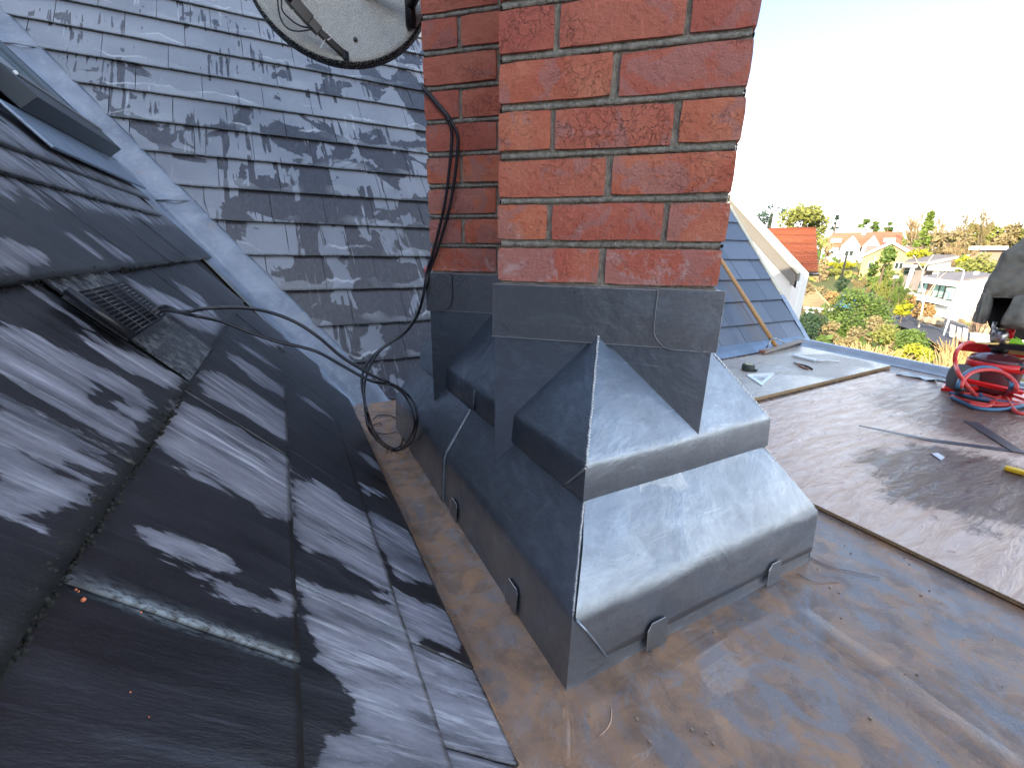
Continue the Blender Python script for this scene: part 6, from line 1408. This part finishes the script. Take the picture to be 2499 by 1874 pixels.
bush(2052, 715, 60, 40, 'orange', 'orange autumn shrub right of the garage roof', 745, 400)
bush(2068, 676, 66, 34, 'dark', 'dark bush round the foot of the black pole', 712, 400)
bush(2235, 610, 90, 60, 'lime', 'bright green shrub above the single-pitch roof', 628, 300)
bush(2500, 640, 70, 120, 'olive', 'olive shrub behind the jacket', 760, 600)
bare(2385, 690, 800, 44, 70, 'pinkish', 'bare pinkish cherry shrub in front of the villa', 8, 4, thin=.8, cat='shrub')
bare(2000, 755, 790, 50, 40, 'brown', 'little bare tree in front of the garage door', 6, 4, thin=.8, cat='shrub')
# birch with a curved pale trunk
bpos = gpt(2258, 772); rB = hypot(bpos.x - CAM_P.x, bpos.y - CAM_P.y); rB = 48
BT_ = thing('birch_tree', Vector((far(2256, 760, rB).x, far(2256, 760, rB).y, gz(rB))), 'slender pale birch with a curved trunk in front of the villa', 'tree')
m = MB(); m.tube(spline([Vector((far(2256, 760, rB).x, far(2256, 760, rB).y, gz(rB) - .2)), far(2254, 735, rB), far(2250, 705, rB), far(2250, 675, rB), far(2256, 655, rB), far(2268, 635, rB), far(2278, 622, rB)], 4), [.07] * 10 + [.05] * 9 + [.03] * 6, 6); m.ob('trunk', M_BIRCH, BT_, True)
m = MB()
for pa in ([(2254, 735), (2275, 700), (2300, 672), (2322, 655)], [(2252, 660), (2240, 640), (2232, 625)], [(2256, 742), (2230, 715), (2215, 700)], [(2262, 730), (2285, 690), (2290, 655)]):
    m.tube(spline([far(*q, rB) for q in pa], 4), [.03] * 5 + [.018] * (4 * (len(pa) - 1) + 1 - 5), 5)
m.ob('branch', M_BIRCH, BT_, True)
# tall dry grass over the roof edge
def grassclump(px, yb, r, wpx, hpx, n, label, grp=None):
    b = far(px, 640, r); b.z = gz(r); f = Vector((b.x - CAM_P.x, b.y - CAM_P.y, 0)).normalized(); rt = Vector((f.y, -f.x, 0)); zt_ = far(px, yb - hpx, r).z; H = zt_ - b.z
    w = (far(px + wpx / 2, 640, r) - far(px - wpx / 2, 640, r)).length; m = MB()
    for i in range(n):
        p = b + rt * RT.gauss(0, w * .16) + f * RT.gauss(0, w * .12); a = RT.gauss(0, .55); c = RT.gauss(0, .4); h_ = H * RT.uniform(.55, 1.0); q = p + Vector((0, 0, h_ * .6)) + (rt * a + f * c) * h_ * .14; e = p + Vector((0, 0, h_ * RT.uniform(.7, 1.0))) + (rt * a + f * c) * h_ * .36
        s_ = rt * 0.022; m.add([p - s_, p + s_, q + s_, q - s_, e + s_ * .5, e - s_ * .5], [(0, 1, 2, 3), (3, 2, 4, 5)])
    o = m.ob('tall_grass', LM['straw'], None); prop(o, label, 'grass', grp); return o
grassclump(2130, 905, 23, 110, 62, 520, 'left clump of tall straw-coloured grass above the roof edge')
grassclump(2185, 905, 22, 110, 66, 560, 'middle clump of tall straw-coloured grass above the roof edge')
grassclump(2238, 905, 21, 80, 50, 380, 'right clump of straw grass beside the yellow-green bush')
grassclump(2400, 900, 23, 110, 42, 240, 'straw grass seen behind the red hose loop')
grassclump(2410, 850, 30, 90, 40, 160, 'straw grass below the garden wall')
# ground shrubs to fill the gardens: uncountable low planting
m = MB()
for i in range(15000):
    a_ = RT.uniform(-.35, 1.15); r = RT.uniform(26, 150) if i % 3 else RT.uniform(26, 70); p = Vector((CAM_P.x + r * cos(a_), CAM_P.y + r * sin(a_), gz(r)))
    cl = nz3((p.x * .12, p.y * .12, 1))
    if cl < -0.05: continue
    p.z += RT.uniform(.1, .5) + max(0, cl) * RT.uniform(0, 2.2) ; s_ = r * .0045 * RT.uniform(.6, 1.4)
    ro = [(LA2[j] + RB2[j]) / 2 for j in range(0, len(LA2), 4)]
    if min((p - q).length for q in ro) < 5.0: continue
    a = Vector((RT.gauss(0, 1), RT.gauss(0, 1), RT.gauss(0, .6))).normalized(); b = a.orthogonal(); m.add([p - a * s_, p + b * s_, p + a * s_, p - b * s_], [(0, 1, 2, 3)], 0 if cl > .18 else (1 if (i % 5) else 2))
o = m.ob('garden_planting', None, None, mats=[LM['mid'], LM['olive'], LM['brown']]); prop(o, 'low mixed garden planting covering the slopes between the houses', 'planting', kind='stuff')
m = MB()
for i in range(9000):
    a_ = RT.uniform(-.6, 1.3); r = RT.uniform(185, 240); H = 9 + 3.5 * nz3((a_ * 9, 0, 0)) ; p = Vector((CAM_P.x + r * cos(a_), CAM_P.y + r * sin(a_), gz(r) + H * RT.random() ** .7 * .62)); s_ = .8 * RT.uniform(.6, 1.4)
    a = Vector((RT.gauss(0, 1), RT.gauss(0, 1), RT.gauss(0, .6))).normalized(); b = a.orthogonal(); m.add([p - a * s_, p + b * s_, p + a * s_, p - b * s_], [(0, 1, 2, 3)], i % 3 == 0)
o = m.ob('far_woodland', None, None, mats=[LM['olive'], LM['brown']]); prop(o, 'far-off belt of mixed woodland along the horizon', 'woodland', kind='stuff')

# ================================================================== STREET THINGS
def car(px, r, yaw, col, label):
    p = far(px, 640, r); f = Vector((p.x - CAM_P.x, p.y - CAM_P.y, 0)).normalized(); a = math.atan2(f.y, f.x) - pi / 2 + radians(yaw); o0 = Vector((p.x, p.y, gz(r) + .45)); M_ = Matrix.Translation(o0) @ Matrix.Rotation(a, 4, 'Z')
    T_ = thing('parked_car', o0, label, 'car'); L = 4.2
    pr = [(-2.1, .35), (-2.1, .75), (-1.95, .92), (-1.1, 1.0), (-.55, 1.42), (.75, 1.46), (1.5, 1.05), (2.05, .95), (2.1, .35)]
    m = MB(); m.prism([M_ @ Vector((x, -.85, z)) for x, z in pr], M_.to_3x3() @ Vector((0, 1.7, 0))); b = m.ob('body', flat('car_paint_' + label.split()[0], col, .25), T_); bevel(b, .08)
    m = MB(); m.prism([M_ @ Vector((x, -.865, z)) for x, z in [(-1.0, 1.02), (-.5, 1.36), (.7, 1.4), (1.35, 1.04)]], M_.to_3x3() @ Vector((0, 1.73, 0))); m.ob('window', M_GLD, T_)
    for wx in (-1.3, 1.3):
        for wy_ in (-.86, .72): m = MB(); m.lathe(M_ @ Vector((wx, wy_, .33)), M_.to_3x3() @ Vector((0, 1, 0)), [(0, .33), (.16, .33)], 16); m.ob('wheel', M_RUB, T_)
car(2094, 66, 78, (0.55, 0.55, 0.55), 'white car parked beyond the black pole among shrubs')
car(2092, 62, 80, (0.06, 0.20, 0.32), 'pale blue car half hidden behind the large evergreen shrub')
def post(px, yb, yt, r, w, name, label, mat, cat='post'):
    b = far(px, yb, r); b.z = min(b.z, gz(r) + 1.0); t_ = far(px, yt, r); m = MB(); m.tube([Vector((t_.x, t_.y, gz(r) - .2)), t_], w, 7); T_ = thing(name, b, label, cat); m.ob('pole', mat, T_); return T_, t_
T_, t_ = post(2066, 712, 624, 66, .11, 'telegraph_pole', 'leaning black pole rising from the dark bush', M_BLACK)
T_, t_ = post(2352, 700, 668, 54, .05, 'street_lamp', 'pale street lamp with curved arm above the villa roof', M_WHT, 'street lamp')
m = MB(); q1, q2, q3 = far(2352, 660, 54), far(2340, 655, 54), far(2322, 657, 54); m.tube([t_, q1, q2, q3], .05, 6); m.ob('arm', M_WHT, T_); m = MB(); m.tube([q3, far(2316, 660, 54)], [.12, .16], 8); m.ob('lamp_head', M_WHT, T_)
rS = 44
T_, t_ = post(2318, 808, 772, rS, .055, 'road_sign', 'plain white roadside board on a pale post by the kerb', M_WHT, 'sign')
q = [far(x, y, rS - .1) for x, y in ((2299, 770), (2335, 777), (2338, 761), (2303, 756))]; m = MB(); m.prism(q, ex * .04); m.ob('board', M_WHT, T_)
T_, t_ = post(2188, 700, 668, 50, .04, 'aerial_post', 'short pole with white insulators in front of the villa trees', M_BARK); 
MB().box((-.35, -.1, -.12), (.2, .1, .12), 0, Matrix.Translation(far(2188, 676, 50))).ob('insulator', M_WHT, T_)
# rocks by the verge and panels of the garden wall
MRK = flat('garden_rock', (0.34, 0.28, 0.2), .9, 0, .3, 2)
for i, (px, py, s_, l) in enumerate(((2248, 778, .26, 'leftmost rock on the verge beyond the road'), (2264, 782, .34, 'grey rock second from the left on the verge'), (2284, 784, .42, 'broad tawny rock in the middle of the verge'), (2296, 792, .3, 'dark rock right of the tawny one'))):
    c = far(px, py, 47); a, f = ico(Vector((0, 0, 0)), 1, i * 5); a = [c + Vector((v.x * s_ * 1.4, v.y * s_ * 1.2, v.z * s_)) * (1 + .25 * nz3(v * 2 + Vector((i, 0, 0)))) for v in a]; prop(obj('rock', a, f, MRK), l, 'rock', 'rocks along the verge')
GW = thing('garden_wall', far(2380, 830, 42), 'pale stepped garden wall below the villa', 'wall')
M_PW = flat('pale_wall', (0.66, 0.58, 0.52), .8, 0, .15, 1.5); M_YW = flat('sandstone', (0.62, 0.46, 0.26), .8, 0, .15, 1)
for i, (a, b, y0_, y1_) in enumerate(((2320, 2332, 792, 810), (2337, 2347, 798, 815), (2351, 2363, 800, 822), (2368, 2420, 812, 850), (2420, 2560, 822, 880))):
    p0, p1, p2, p3 = far(a, y1_, 42), far(b, y1_ + 4, 42), far(b, y0_ + 4, 42), far(a, y0_, 42); m = MB(); m.prism([p0 - Vector((0, 0, .3)), p1 - Vector((0, 0, .3)), p2, p3], ex * .25); m.ob('wall_panel', M_PW, GW)
for a, b, y0_, y1_ in ((2365, 2412, 782, 812), (2413, 2440, 790, 822)):
    p0, p1, p2, p3 = far(a, y1_, 45), far(b, y1_ + 3, 45), far(b, y0_ + 4, 45), far(a, y0_, 45); m = MB(); m.prism([p0, p1, p2, p3], ex * .4); m.ob('stone_block', M_YW, GW)
print('slates far', ci, 'objects', len(bpy.data.objects))
